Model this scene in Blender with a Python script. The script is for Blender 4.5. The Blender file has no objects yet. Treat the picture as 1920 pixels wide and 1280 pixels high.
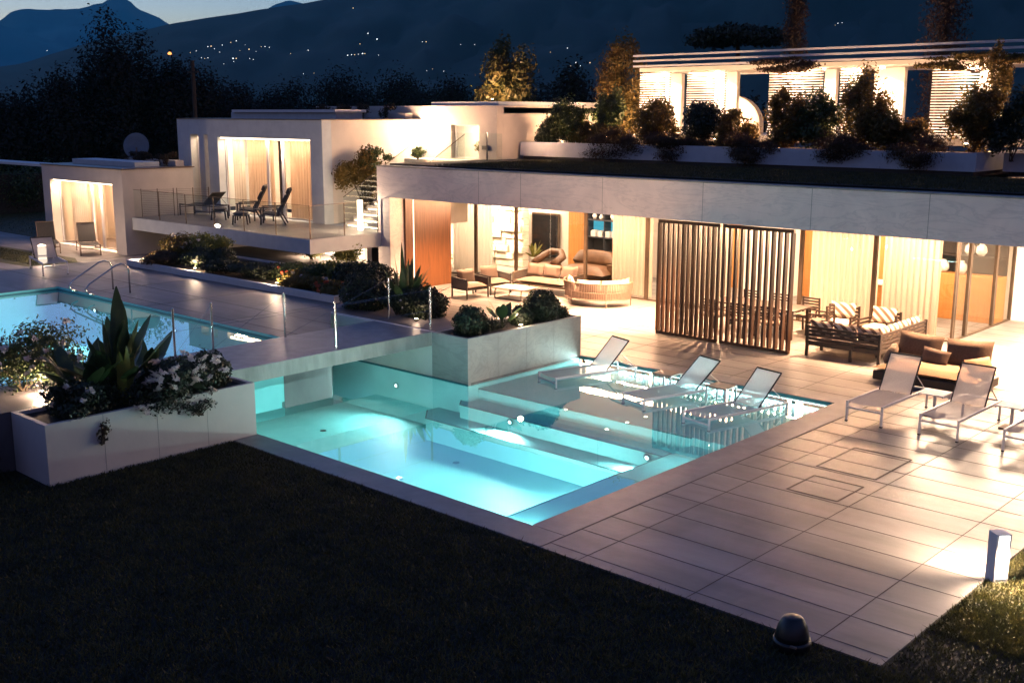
import bpy, bmesh, math, random
import numpy as np
from mathutils import Vector, Matrix, noise as mnoise
S = bpy.context.scene
COL = S.collection
R = math.radians
random.seed(4)
# ------------------------------------------------------------------ camera
cam = bpy.data.cameras.new('camera'); co = bpy.data.objects.new('camera', cam); COL.objects.link(co)
cam.sensor_width = 36.0; cam.lens = 38.78; cam.clip_start = .1; cam.clip_end = 12000
def cam_matrix(yaw, pitch, roll):
    cy, sy, cp, sp = math.cos(yaw), math.sin(yaw), math.cos(pitch), math.sin(pitch)
    f = Vector((sy*cp, cy*cp, -sp)); r = Vector((cy, -sy, 0)); u = r.cross(f)
    cr, sr = math.cos(roll), math.sin(roll)
    r2 = r*cr + u*sr; u2 = u*cr - r*sr
    return Matrix(((r2.x, u2.x, -f.x, 0), (r2.y, u2.y, -f.y, 0), (r2.z, u2.z, -f.z, 5.6), (0, 0, 0, 1)))
co.matrix_world = cam_matrix(R(-42.568), R(11.673), R(0.1))
S.camera = co
# ------------------------------------------------------------------ world: dusk sky
W = bpy.data.worlds.new('World'); S.world = W; W.use_nodes = True
nt = W.node_tree; bg = nt.nodes['Background']
sky = nt.nodes.new('ShaderNodeTexSky'); sky.sky_type = 'NISHITA'; sky.sun_disc = False
sky.sun_elevation = R(-2.0); sky.sun_rotation = R(-75); sky.air_density = 1.0; sky.dust_density = .3; sky.ozone_density = 3.0; sky.altitude = 200
tn = nt.nodes.new('ShaderNodeMixRGB'); tn.blend_type = 'MULTIPLY'; tn.inputs[0].default_value = 1; tn.inputs[2].default_value = (.90, .98, .97, 1)
nt.links.new(sky.outputs[0], tn.inputs[1]); nt.links.new(tn.outputs[0], bg.inputs[0]); bg.inputs[1].default_value = SKY_STRENGTH = 2.5
S.view_settings.view_transform = 'Standard'; S.view_settings.look = 'None'; S.view_settings.exposure = 0; S.view_settings.gamma = 1
S.cycles.max_bounces = 7; S.cycles.diffuse_bounces = 3; S.cycles.glossy_bounces = 3; S.cycles.transparent_max_bounces = 24
S.cycles.transmission_bounces = 4; S.cycles.sample_clamp_indirect = 4; S.cycles.sample_clamp_direct = 0
S.cycles.use_denoising = True; S.cycles.caustics_reflective = False; S.cycles.caustics_refractive = False
# last light of the set sun: a very weak, broad lamp low over the left horizon
WARM = (1.0, .56, .31); WARMW = (1.0, .69, .46); COOL = (.72, 1.0, .98)
LG = 7.0   # common factor of the lamps

# ------------------------------------------------------------------ materials
M = {}
def new(name):
    m = bpy.data.materials.new(name); m.use_nodes = True; M[name] = m
    return m, m.node_tree.nodes, m.node_tree.links
def ramp(n, l, fac, stops):
    r = n.new('ShaderNodeValToRGB'); e = r.color_ramp.elements
    while len(e) > 1: e.remove(e[-1])
    e[0].position = stops[0][0]; e[0].color = (*stops[0][1], 1)
    for p, c in stops[1:]:
        k = e.new(p); k.color = (*c, 1)
    l.new(fac, r.inputs[0]); return r.outputs[0]
def tex(n, l, scale, detail=4, rough=.55, dist=0, stretch=(1, 1, 1), coord='Object', rot=(0, 0, 0)):
    tc = n.new('ShaderNodeTexCoord'); mp = n.new('ShaderNodeMapping'); mp.inputs['Scale'].default_value = stretch; mp.inputs['Rotation'].default_value = rot
    l.new(tc.outputs[coord], mp.inputs[0]); t = n.new('ShaderNodeTexNoise')
    t.inputs['Scale'].default_value = scale; t.inputs['Detail'].default_value = detail; t.inputs['Roughness'].default_value = rough; t.inputs['Distortion'].default_value = dist
    l.new(mp.outputs[0], t.inputs[0]); return t.outputs[0]
def mat(name, a, b=None, rough=.6, metal=0, scale=3, detail=5, stretch=(1, 1, 1), bump=0, bscale=None, rvar=0, dist=0, spec=.5, rot=(0, 0, 0), trans=0, lo=.35, hi=.65):
    m, n, l = new(name); p = n['Principled BSDF']
    p.inputs['Roughness'].default_value = rough; p.inputs['Metallic'].default_value = metal
    p.inputs['Specular IOR Level'].default_value = spec
    if b is None: b = tuple(x*.8 for x in a)
    t = tex(n, l, scale, detail, .6, dist, stretch, rot=rot)
    c = ramp(n, l, t, [(lo, a), (hi, b)]); l.new(c, p.inputs['Base Color'])
    if rvar:
        mr = n.new('ShaderNodeMapRange'); mr.inputs['To Min'].default_value = max(0.02, rough-rvar); mr.inputs['To Max'].default_value = rough+rvar
        mr.inputs['From Min'].default_value = .15; mr.inputs['From Max'].default_value = .85
        l.new(tex(n, l, scale*1.7, 4, .6), mr.inputs[0]); l.new(mr.outputs[0], p.inputs['Roughness'])
    if bump:
        bn = n.new('ShaderNodeBump'); bn.inputs['Strength'].default_value = bump; bn.inputs['Distance'].default_value = .02
        l.new(tex(n, l, bscale or scale*6, 4, .6, 0, stretch), bn.inputs['Height']); l.new(bn.outputs[0], p.inputs['Normal'])
    if trans:
        tr = n.new('ShaderNodeBsdfTranslucent'); l.new(c, tr.inputs[0]); mx = n.new('ShaderNodeMixShader'); mx.inputs[0].default_value = trans
        l.new(p.outputs[0], mx.inputs[1]); l.new(tr.outputs[0], mx.inputs[2]); l.new(mx.outputs[0], n['Material Output'].inputs[0])
    return m
def emis(name, col, s):
    m, n, l = new(name); e = n.new('ShaderNodeEmission'); e.inputs[0].default_value = (*col, 1); e.inputs[1].default_value = s
    l.new(e.outputs[0], n['Material Output'].inputs[0]); n.remove(n['Principled BSDF']); return m
def thin(name, tint, ior, pw_=5, rough=0.0, bump=0):
    """thin see-through sheet: Fresnel mix of tinted transparency and a mirror"""
    m, n, l = new(name); n.remove(n['Principled BSDF'])
    tr = n.new('ShaderNodeBsdfTransparent'); tr.inputs[0].default_value = (*tint, 1)
    gl = n.new('ShaderNodeBsdfGlossy'); gl.inputs['Roughness'].default_value = rough; gl.inputs[0].default_value = (1, 1, 1, 1)
    f0 = ((ior-1)/(ior+1))**2; fr = n.new('ShaderNodeLayerWeight'); fr.inputs[0].default_value = .5
    pw = n.new('ShaderNodeMath'); pw.operation = 'POWER'; pw.inputs[1].default_value = pw_; l.new(fr.outputs['Facing'], pw.inputs[0])
    ma = n.new('ShaderNodeMath'); ma.operation = 'MULTIPLY_ADD'; ma.inputs[1].default_value = 1-f0; ma.inputs[2].default_value = f0; l.new(pw.outputs[0], ma.inputs[0])
    mx = n.new('ShaderNodeMixShader'); l.new(tr.outputs[0], mx.inputs[1]); l.new(gl.outputs[0], mx.inputs[2])
    l.new(ma.outputs[0], mx.inputs[0]); l.new(mx.outputs[0], n['Material Output'].inputs[0])
    if bump:
        bn = n.new('ShaderNodeBump'); bn.inputs['Strength'].default_value = bump; bn.inputs['Distance'].default_value = .01
        l.new(tex(n, l, 1.6, 2, .5, .4), bn.inputs['Height']); l.new(bn.outputs[0], gl.inputs['Normal']); l.new(bn.outputs[0], fr.inputs['Normal'])
    return m
def slabs(name, a, b, rough, px, ox, py, oy, amp=.16):
    m = mat(name, a, b, rough, spec=.3, scale=.9, detail=7, stretch=(.35, 2.4, 1), bump=.06, bscale=40, dist=.3, lo=.3, hi=.7); n = m.node_tree.nodes; l = m.node_tree.links; p = n['Principled BSDF']
    src = p.inputs['Base Color'].links[0].from_socket; tc = n.new('ShaderNodeTexCoord'); sp = n.new('ShaderNodeSeparateXYZ'); l.new(tc.outputs['Object'], sp.inputs[0]); cb = n.new('ShaderNodeCombineXYZ')
    for ax, pp, oo in ((0, px, ox), (1, py, oy)):
        s1 = n.new('ShaderNodeMath'); s1.operation = 'SUBTRACT'; s1.inputs[1].default_value = oo; l.new(sp.outputs[ax], s1.inputs[0])
        s2 = n.new('ShaderNodeMath'); s2.operation = 'DIVIDE'; s2.inputs[1].default_value = pp; l.new(s1.outputs[0], s2.inputs[0])
        s3 = n.new('ShaderNodeMath'); s3.operation = 'FLOOR'; l.new(s2.outputs[0], s3.inputs[0]); l.new(s3.outputs[0], cb.inputs[ax])
    wn = n.new('ShaderNodeTexWhiteNoise'); l.new(cb.outputs[0], wn.inputs[0])
    mr = n.new('ShaderNodeMapRange'); mr.inputs['To Min'].default_value = 1-amp; mr.inputs['To Max'].default_value = 1+amp*.4; l.new(wn.outputs[0], mr.inputs[0])
    # weathering: broad darker stains with soft outlines
    st = ramp(n, l, tex(n, l, .55, 5, .6, .8), [(.36, (.66, .65, .66)), (.60, (1, 1, 1))]); mx = n.new('ShaderNodeMixRGB'); mx.blend_type = 'MULTIPLY'; mx.inputs[0].default_value = 1; l.new(src, mx.inputs[1]); l.new(st, mx.inputs[2])
    m2 = n.new('ShaderNodeVectorMath'); m2.operation = 'SCALE'; l.new(mx.outputs[0], m2.inputs[0]); l.new(mr.outputs[0], m2.inputs['Scale']); l.new(m2.outputs[0], p.inputs['Base Color'])
slabs('paving', (.155, .148, .142), (.265, .248, .236), .30, 1.65, -5.06, .667, 10.56)
slabs('upper_paving', (.15, .135, .135), (.24, .215, .21), .5, 3.1, -21.6, 1.0, 13.6)
mat('joint', (.075, .06, .055), rough=.9)
mat('coping', (.16, .155, .16), (.22, .21, .215), .42, scale=2.5, rvar=.1, bump=.1, bscale=40)
# veined marble of the fascia
def marble(name, a, b, v, vs=.55):
    m, n, l = new(name); p = n['Principled BSDF']; p.inputs['Roughness'].default_value = .5
    base = ramp(n, l, tex(n, l, .8, 6, .65, 1.2, (1, 1, 1)), [(.3, a), (.7, b)])
    t = tex(n, l, 1.1, 7, .6, 2.2, (.35, 1, 1.7), rot=(0, .55, .0))
    vein = ramp(n, l, t, [(.46, (0, 0, 0)), (.50, (1, 1, 1)), (.54, (0, 0, 0))])
    mx = n.new('ShaderNodeMixRGB'); mx.inputs[2].default_value = (*v, 1); mm = n.new('ShaderNodeMath'); mm.operation = 'MULTIPLY'; mm.inputs[1].default_value = vs
    l.new(vein, mm.inputs[0]); l.new(mm.outputs[0], mx.inputs[0]); l.new(base, mx.inputs[1]); l.new(mx.outputs[0], p.inputs['Base Color'])
    bn = n.new('ShaderNodeBump'); bn.inputs['Strength'].default_value = .12; bn.inputs['Distance'].default_value = .02
    l.new(tex(n, l, 9, 5, .6), bn.inputs['Height']); l.new(bn.outputs[0], p.inputs['Normal'])
    return m
marble('marble', (.84, .74, .69), (.68, .61, .58), (.36, .34, .35), .28)
marble('planter_stone', (.42, .39, .35), (.30, .29, .27), (.22, .22, .20), .35)
mat('plaster', (.60, .54, .48), (.52, .47, .42), .8, scale=1.2, bump=.1, bscale=25)
mat('soffit', (.86, .80, .74), (.82, .76, .70), .7, scale=.8)
mat('concrete', (.33, .32, .29), (.22, .22, .20), .75, scale=1.6, stretch=(2, 2, .5), bump=.15, bscale=20)
mat('white_wall', (.75, .72, .67), (.68, .65, .6), .7, scale=1.5)
mat('wood_wall', (.10, .035, .011), (.16, .060, .019), .45, scale=3, stretch=(6, 6, .35), dist=.6)
mat('wood', (.040, .017, .008), (.080, .033, .013), .45, scale=3, stretch=(6, 6, .35), dist=.6)
mat('wood_light', (.36, .15, .035), (.45, .20, .055), .5, scale=3, stretch=(5, 5, .35))
mat('wood_dark', (.016, .009, .006), (.032, .017, .010), .45, scale=4, stretch=(5, 1, 1))
mat('black_frame', (.018, .016, .016), (.03, .027, .025), .45)
mat('bronze', (.10, .07, .05), (.14, .10, .07), .4, metal=.6)
mat('steel', (.55, .56, .58), (.45, .46, .48), .22, metal=1)
mat('white_metal', (.68, .66, .66), (.62, .6, .6), .4)
mat('white_paint', (.75, .73, .71), (.7, .68, .66), .5)
mat('blue_white_slab', (.52, .56, .58), (.45, .49, .52), .6)
mat('curtain', (.66, .53, .42), (.76, .63, .51), .9, scale=2, stretch=(9, 9, .1), trans=.6)
mat('curtain_white', (.80, .74, .66), (.86, .8, .72), .9, scale=2, stretch=(9, 9, .1), trans=.45)
mat('pool_tile', (.21, .66, .66), (.26, .73, .72), .6, scale=1.0)
mat('pool_deep', (.26, .66, .72), (.33, .73, .78), .6, scale=.7)
mat('pool_edge', (.02, .14, .16), (.03, .18, .2), .5)
mat('soil', (.02, .014, .010), (.045, .032, .022), .95, scale=12, bump=.5)
mat('lawn_soil', (.004, .0045, .003), (.009, .009, .005), .95, scale=3, bump=.4, bscale=30)
mat('grass', (.020, .026, .008), (.080, .072, .014), .7, scale=2.2, trans=.2)
mat('ground', (.012, .014, .012), (.020, .022, .016), .95, scale=.02)
mat('far_hill', (.006, .20, .27), (.012, .27, .33), .95, scale=.004, detail=9); mat('hill', (.002, .026, .020), (.005, .042, .032), .95, scale=.006, detail=8)  # blue of the distant haze is put into the far_hill colour
mat('leaf_dark', (.012, .020, .010), (.030, .042, .016), .55, scale=6, trans=.15)
mat('leaf_far', (.004, .007, .005), (.009, .013, .008), .8, scale=2)
mat('leaf_mid', (.035, .060, .016), (.075, .10, .028), .5, scale=5, trans=.3)
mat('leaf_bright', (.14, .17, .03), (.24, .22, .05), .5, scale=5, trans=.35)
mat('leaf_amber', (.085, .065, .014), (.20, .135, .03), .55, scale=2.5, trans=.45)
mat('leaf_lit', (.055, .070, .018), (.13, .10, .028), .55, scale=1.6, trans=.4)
mat('leaf_brown', (.045, .028, .014), (.09, .052, .022), .7, scale=4, trans=.25)
mat('strap_leaf', (.030, .055, .020), (.055, .085, .028), .38, scale=3, trans=.15)
mat('strap_yellow', (.16, .19, .035), (.22, .22, .05), .4, scale=3, trans=.2)
mat('petal', (.72, .62, .55), (.8, .72, .66), .6, trans=.3)
mat('petal_red', (.42, .07, .03), (.5, .12, .05), .6, trans=.3)
mat('bark', (.05, .035, .022), (.09, .065, .04), .9, scale=8, stretch=(4, 4, .5), bump=.5)
mat('cushion_taupe', (.075, .048, .036), (.10, .066, .05), .9, scale=40, bump=.1)
mat('cushion_pale', (.38, .29, .24), (.44, .34, .28), .9, scale=40)
mat('cushion_brown', (.085, .055, .036), (.12, .08, .055), .92, scale=30, bump=.15)
mat('cushion_grey', (.018, .016, .017), (.032, .028, .029), .85, scale=30)
mat('seat_tan', (.24, .145, .075), (.28, .17, .09), .9, scale=30)
mat('rope', (.15, .10, .072), (.20, .135, .10), .8, scale=20)
mat('rope_dark', (.06, .045, .04), (.09, .07, .06), .8, scale=20)
mat('table_top', (.20, .15, .12), (.25, .19, .15), .4, scale=4)
mat('black_plastic', (.008, .008, .009), (.014, .013, .013), .35, scale=6)
mat('dish', (.16, .20, .24), (.13, .17, .2), .5)
mat('leather', (.07, .03, .012), (.11, .05, .02), .5, scale=3)
mat('dark_screen', (.012, .014, .018), rough=.15)
mat('rough_stone', (.7, .63, .52), (.5, .43, .34), .9, scale=2.5, bump=1.0, bscale=4, stretch=(1, 1, 2.5))
mat('shelf_back', (.02, .022, .03), (.03, .03, .04), .6)
mat('ceramic', (.7, .68, .64), rough=.3)
mat('fur_stripe', (.5, .4, .3))
# striped upholstery
m, n, l = new('striped'); p = n['Principled BSDF']; p.inputs['Roughness'].default_value = .9
tc = n.new('ShaderNodeTexCoord'); wv = n.new('ShaderNodeTexWave'); wv.bands_direction = 'DIAGONAL'; wv.inputs['Scale'].default_value = 2.6; wv.inputs['Distortion'].default_value = .3
l.new(tc.outputs['Object'], wv.inputs[0]); l.new(ramp(n, l, wv.outputs[0], [(.42, (.10, .065, .045)), (.58, (.52, .43, .34))]), p.inputs['Base Color'])
# woven mesh of the loungers: a fine see-through sling
def sling(name, c, tr):
    m, n, l = new(name); p = n['Principled BSDF']; p.inputs['Roughness'].default_value = .7; p.inputs['Base Color'].default_value = (*c, 1)
    l.new(ramp(n, l, tex(n, l, 60, 2, .5, 0, (1, .1, 1)), [(.4, tuple(x*.85 for x in c)), (.6, c)]), p.inputs['Base Color'])
    tl = n.new('ShaderNodeBsdfTranslucent'); tl.inputs[0].default_value = (*c, 1); m0 = n.new('ShaderNodeMixShader'); m0.inputs[0].default_value = .45; l.new(p.outputs[0], m0.inputs[1]); l.new(tl.outputs[0], m0.inputs[2])
    t = n.new('ShaderNodeBsdfTransparent'); mx = n.new('ShaderNodeMixShader'); mx.inputs[0].default_value = tr
    l.new(m0.outputs[0], mx.inputs[1]); l.new(t.outputs[0], mx.inputs[2]); l.new(mx.outputs[0], n['Material Output'].inputs[0])
sling('sling', (.60, .57, .58), .30)
thin('glass', (.96, .96, .94), 1.45)
thin('rail_glass', (.93, .96, .95), 1.5)
thin('water', (.80, .97, .97), 1.33, 3.1, bump=.05)
emis('lamp_warm', (1, .80, .55), 22); emis('lamp_white', (1, .97, .9), 18); emis('lamp_strip', (1, .78, .52), 7)
emis('pool_lamp', (.8, 1, 1), 5); emis('town_white', (.85, .95, 1), 2.6); emis('town_warm', (1, .72, .38), 2.0); emis('town_orange', (1, .35, .08), 3.0); emis('shelf_glow', (.1, .55, .75), .9)
emis('lamp_soft', (1, .8, .58), 3.2)

# ------------------------------------------------------------------ mesh helpers
class MB:
    def __init__(s): s.v = []; s.f = []
    def box(s, x0, x1, y0, y1, z0, z1, T=None):
        b = len(s.v); P = [(x, y, z) for z in (z0, z1) for y in (y0, y1) for x in (x0, x1)]
        if T: P = [tuple(T @ Vector(q)) for q in P]
        s.v += P; s.f += [tuple(b+i for i in q) for q in ((0, 2, 3, 1), (4, 5, 7, 6), (0, 1, 5, 4), (2, 6, 7, 3), (0, 4, 6, 2), (1, 3, 7, 5))]; return s
    def poly(s, pts, z0, z1):
        """prism over a counter-clockwise outline"""
        b = len(s.v); n = len(pts); s.v += [(x, y, z0) for x, y in pts]+[(x, y, z1) for x, y in pts]
        s.f.append(tuple(b+n+i for i in range(n))); s.f.append(tuple(b+n-1-i for i in range(n)))
        for i in range(n): j = (i+1) % n; s.f.append((b+i, b+j, b+n+j, b+n+i))
        return s
    def bar(s, a, b, w, h=None, up=(0, 0, 1)):
        """square bar from a to b"""
        h = h or w; a = Vector(a); b = Vector(b); d = (b-a).normalized(); u = Vector(up)
        if abs(d.dot(u)) > .98: u = Vector((0, 1, 0))
        r = d.cross(u).normalized(); u = r.cross(d).normalized(); k = len(s.v)
        for q in (a, b):
            for i, j in ((-1, -1), (1, -1), (1, 1), (-1, 1)): s.v.append(tuple(q+r*(i*w/2)+u*(j*h/2)))
        s.f += [(k+3, k+2, k+1, k), (k+4, k+5, k+6, k+7)]+[(k+i, k+(i+1) % 4, k+4+(i+1) % 4, k+4+i) for i in range(4)]; return s
    def tube(s, pts, rad, seg=8, cap=True):
        pts = [Vector(q) for q in pts]; rad = rad if hasattr(rad, '__len__') else [rad]*len(pts); k = len(s.v); u = None
        for i, q in enumerate(pts):
            d = (pts[min(i+1, len(pts)-1)]-pts[max(i-1, 0)]).normalized()
            if u is None:
                u = Vector((0, 0, 1)) if abs(d.z) < .9 else Vector((1, 0, 0))
            r = d.cross(u).normalized(); u = r.cross(d).normalized()
            for j in range(seg):
                a = 2*math.pi*j/seg; s.v.append(tuple(q+(r*math.cos(a)+u*math.sin(a))*rad[i]))
        for i in range(len(pts)-1):
            for j in range(seg):
                a = k+i*seg+j; b = k+i*seg+(j+1) % seg; s.f.append((a, b, b+seg, a+seg))
        if cap:
            s.f.append(tuple(k+seg-1-j for j in range(seg))); s.f.append(tuple(k+(len(pts)-1)*seg+j for j in range(seg)))
        return s
    def lathe(s, prof, c=(0, 0, 0), seg=24):
        k = len(s.v)
        for r, z in prof:
            for j in range(seg):
                a = 2*math.pi*j/seg; s.v.append((c[0]+r*math.cos(a), c[1]+r*math.sin(a), c[2]+z))
        for i in range(len(prof)-1):
            for j in range(seg):
                a = k+i*seg+j; b = k+i*seg+(j+1) % seg; s.f.append((a, b, b+seg, a+seg))
        s.f.append(tuple(k+seg-1-j for j in range(seg))); s.f.append(tuple(k+(len(prof)-1)*seg+j for j in range(seg))); return s
    def cushion(s, c, sz, T=None, n=7, puff=.5):
        """pillow: a box whose faces bulge and edges thin out"""
        k = len(s.v); sx, sy, sz_ = sz
        for side in (1, -1):
            for i in range(n+1):
                for j in range(n+1):
                    u = 2*i/n-1; v = 2*j/n-1
                    t = (1-u**4)*(1-v**4); t = (1-puff)*(t**.15 if t > 0 else 0)+puff*(t**.5 if t > 0 else 0)
                    e = 1-.06*(abs(u*v)**2)*0; q = Vector((c[0]+u*sx/2*e*(1-.05*(1-v*v)), c[1]+v*sy/2*e*(1-.05*(1-u*u)), c[2]+side*sz_/2*t))
                    s.v.append(tuple(T @ q) if T else tuple(q))
        m_ = (n+1)**2
        for q in (0, 1):
            for i in range(n):
                for j in range(n):
                    a = k+q*m_+i*(n+1)+j; f = (a, a+n+1, a+n+2, a+1); s.f.append(f if q == 0 else f[::-1])
        return s
    def build(s, name, material, parent=None, smooth=False, bevel=0):
        me = bpy.data.meshes.new(name); me.from_pydata(s.v, [], s.f); me.update()
        if smooth: me.polygons.foreach_set('use_smooth', [True]*len(me.polygons))
        me.materials.append(M[material] if isinstance(material, str) else material)
        o = bpy.data.objects.new(name, me); COL.objects.link(o)
        if parent: o.parent = parent
        if bevel:
            b = o.modifiers.new('b', 'BEVEL'); b.width = bevel; b.segments = 2; b.limit_method = 'ANGLE'
        return o
def tag(o, label=None, cat=None, group=None, kind=None):
    if label: o['label'] = label
    if cat: o['category'] = cat
    if group: o['group'] = group
    if kind: o['kind'] = kind
    return o
def thing(name, label, cat, loc=(0, 0, 0), rz=0, group=None, kind=None):
    o = bpy.data.objects.new(name, None); COL.objects.link(o); o.empty_display_size = .2
    o.location = loc; o.rotation_euler = (0, 0, rz); return tag(o, label, cat, group, kind)
def structure(o): o['kind'] = 'structure'; return o
def copy_tree(o, loc, rz, label=None, parent=None):
    c = o.copy(); COL.objects.link(c)
    if parent: c.parent = parent
    else:
        c.location = loc; c.rotation_euler = (0, 0, rz)
        if label: c['label'] = label
    for ch in list(o.children): copy_tree(ch, None, None, None, c)
    return c
def lamp(kind, name, loc, power, color, size=.1, aim=(0, 0, -1), parent=None, spread=None, size_y=None, spot=None, blend=.5):
    d = bpy.data.lights.new(name, kind); d.energy = power*LG; d.color = color
    if kind == 'AREA':
        d.size = size
        if size_y: d.shape = 'RECTANGLE'; d.size_y = size_y
        else: d.shape = 'DISK'
        if spread: d.spread = spread
    elif kind == 'SPOT': d.spot_size = spot or R(90); d.spot_blend = blend; d.shadow_soft_size = size
    else: d.shadow_soft_size = size
    o = bpy.data.objects.new(name, d); COL.objects.link(o); o.location = loc
    o.rotation_euler = Vector(aim).to_track_quat('-Z', 'Y').to_euler()
    if parent: o.parent = parent
    return o
def wall_y(mb, x0, x1, z0, z1, y0, y1, holes):
    """wall in an X-Z plane between y0 and y1 with rectangular holes (hx0,hx1,hz0,hz1)"""
    xs = x0
    for h in sorted(holes):
        if h[0] > xs: mb.box(xs, h[0], y0, y1, z0, z1)
        if h[2] > z0: mb.box(h[0], h[1], y0, y1, z0, h[2])
        if h[3] < z1: mb.box(h[0], h[1], y0, y1, h[3], z1)
        xs = h[1]
    if xs < x1: mb.box(xs, x1, y0, y1, z0, z1)
    return mb
def curtain(x0, x1, y, z0, z1, material, label, amp=.04, wl=.16, along='x', group=None):
    n = max(8, int((x1-x0)/wl*8)); v = []; f = []
    rr = random.Random(int(x0*100)); ph = 0
    for i in range(n+1):
        x = x0+(x1-x0)*i/n; ph += 2*math.pi/8*(.8+.4*rr.random()); d = amp*math.sin(ph)
        for z, k in ((z0, 1.15), ((z0+z1)/2, 1), (z1, .8)):
            v.append((x, y+d*k, z) if along == 'x' else (y+d*k, x, z))
    for i in range(n):
        for j in range(2): a = i*3+j; f.append((a, a+3, a+4, a+1))
    b = MB(); b.v = v; b.f = f; o = b.build('curtain', material, smooth=True)
    return tag(o, label, 'curtain', group)
# ------------------------------------------------------------------ foliage helpers
def leaf_mesh(name, pos, nrm, size, asp=.5, seed=0):
    """one leaf-sized quad (folded rhombus) for each position"""
    rs = np.random.RandomState(seed); n = len(pos); pos = np.asarray(pos, float); nrm = np.asarray(nrm, float)
    nrm = nrm+rs.normal(0, .45, (n, 3)); nrm /= np.linalg.norm(nrm, axis=1)[:, None]+1e-9
    r = rs.normal(0, 1, (n, 3)); t = np.cross(nrm, r); t /= np.linalg.norm(t, axis=1)[:, None]+1e-9; b = np.cross(nrm, t)
    s = (size*(.6+.8*rs.rand(n)))[:, None]
    v = np.stack([pos-t*s*.5, pos-b*s*asp*.5+nrm*s*.08, pos+t*s*.5-nrm*s*.12, pos+b*s*asp*.5+nrm*s*.08], 1).reshape(-1, 3)
    me = bpy.data.meshes.new(name); me.vertices.add(4*n); me.vertices.foreach_set('co', v.ravel())
    me.loops.add(4*n); me.loops.foreach_set('vertex_index', np.arange(4*n)); me.polygons.add(n)
    me.polygons.foreach_set('loop_start', np.arange(0, 4*n, 4)); me.polygons.foreach_set('loop_total', np.full(n, 4)); me.update(calc_edges=True)
    return me
def crown(name, material, n, size, clumps, parent=None, seed=0, asp=.5, shell=.55):
    """clumps: list of (x,y,z,rx,ry,rz): leaves spread through each, denser to the outside"""
    rs = np.random.RandomState(seed); vol = np.array([c[3]*c[4]*c[5] for c in clumps])**.66; k = rs.choice(len(clumps), n, p=vol/vol.sum())
    c = np.array(clumps)[k]; d = rs.normal(0, 1, (n, 3)); d /= np.linalg.norm(d, axis=1)[:, None]; rad = rs.rand(n)**shell*(1+.12*rs.normal(0, 1, n))
    pos = c[:, :3]+d*rad[:, None]*c[:, 3:6]
    me = leaf_mesh(name, pos, d, size, asp, seed+1); me.materials.append(M[material])
    o = bpy.data.objects.new(name, me); COL.objects.link(o)
    if parent: o.parent = parent
    return o
def clumps_in(cx, cy, cz, rx, ry, rz, k, f=.4, seed=0, top=0):
    rs = random.Random(seed); out = []
    for i in range(k):
        while 1:
            u = [rs.uniform(-1, 1) for _ in range(3)]
            if sum(q*q for q in u) < 1: break
        g = f*rs.uniform(.6, 1.25)
        out.append((cx+u[0]*rx*(1-f*.6), cy+u[1]*ry*(1-f*.6), cz+u[2]*rz*(1-f*.6), rx*g, ry*g, rz*g))
    return out
def straps(mb, n, L, w, lean, rs, base=(0, 0, 0), r0=.06, bend=.5, seg=6, paddle=False):
    """sword leaves rising from a rosette"""
    for i in range(n):
        az = 2*math.pi*i/n*2.4+rs.uniform(-.3, .3); le = lean*rs.uniform(.15, 1); l_ = L*rs.uniform(.6, 1.05); ww = w*rs.uniform(.8, 1.2)
        dx, dy = math.cos(az), math.sin(az); x = r0; z = 0; th = math.pi/2-le; k = len(mb.v); tw = rs.uniform(-.5, .5)
        for j in range(seg+1):
            t = j/seg; hw = ww*.5*(math.sin(math.pi*min(1, (t*.85+.12)))**.7 if t < 1 else .02)
            if paddle: hw = ww*.5*(.09 if t < .36 else max(.03, math.sin(math.pi*min(1, (t-.33)/.68))**.75))
            sx, sy = -dy*math.cos(tw)+dx*.0, dx*math.cos(tw)
            c = Vector((base[0]+dx*x, base[1]+dy*x, base[2]+z)); sd = Vector((sx, sy, math.sin(tw)))
            fold = Vector((dx*math.sin(th)*-1, dy*math.sin(th)*-1, math.cos(th)))*(-.22*hw)
            mb.v += [tuple(c-sd*hw), tuple(c+fold), tuple(c+sd*hw)]
            if j < seg:
                a = k+j*3; mb.f += [(a, a+1, a+4, a+3), (a+1, a+2, a+5, a+4)]
            x += math.cos(th)*l_/seg; z += math.sin(th)*l_/seg; th -= bend/seg*(.5+le)
    return mb
def ball_bush(name, label, cat, loc, r, n=2600, size=.055, material='leaf_dark', group=None, squash=.9, seed=1):
    t = thing(name, label, cat, loc, group=group); rs = np.random.RandomState(seed)
    d = rs.normal(0, 1, (n, 3)); d /= np.linalg.norm(d, axis=1)[:, None]
    lump = 1+.07*np.sin(d[:, 0]*7+seed)+.06*np.sin(d[:, 1]*9+2*seed)+.05*np.sin(d[:, 2]*8)
    rad = r*lump*(.84+.24*rs.rand(n)**1.5); pos = d*rad[:, None]*np.array([1, 1, squash])+np.array([0, 0, r*squash*.85])
    me = leaf_mesh('foliage', pos, d*.6+rs.normal(0, .8, (n, 3)), size*1.25, .6, seed); me.materials.append(M[material])
    o = bpy.data.objects.new('foliage', me); COL.objects.link(o); o.parent = t
    q = r*.8; b = MB(); b.lathe([(.02, 0), (.03, .3*r), (q*.55, r*.38), (q*.86, r*.75*squash), (q*.8, r*1.15*squash), (q*.4, r*1.45*squash), (.02, r*1.5*squash)], seg=16); b.build('inner_twigs', 'soil', t, smooth=True)
    return t
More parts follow.
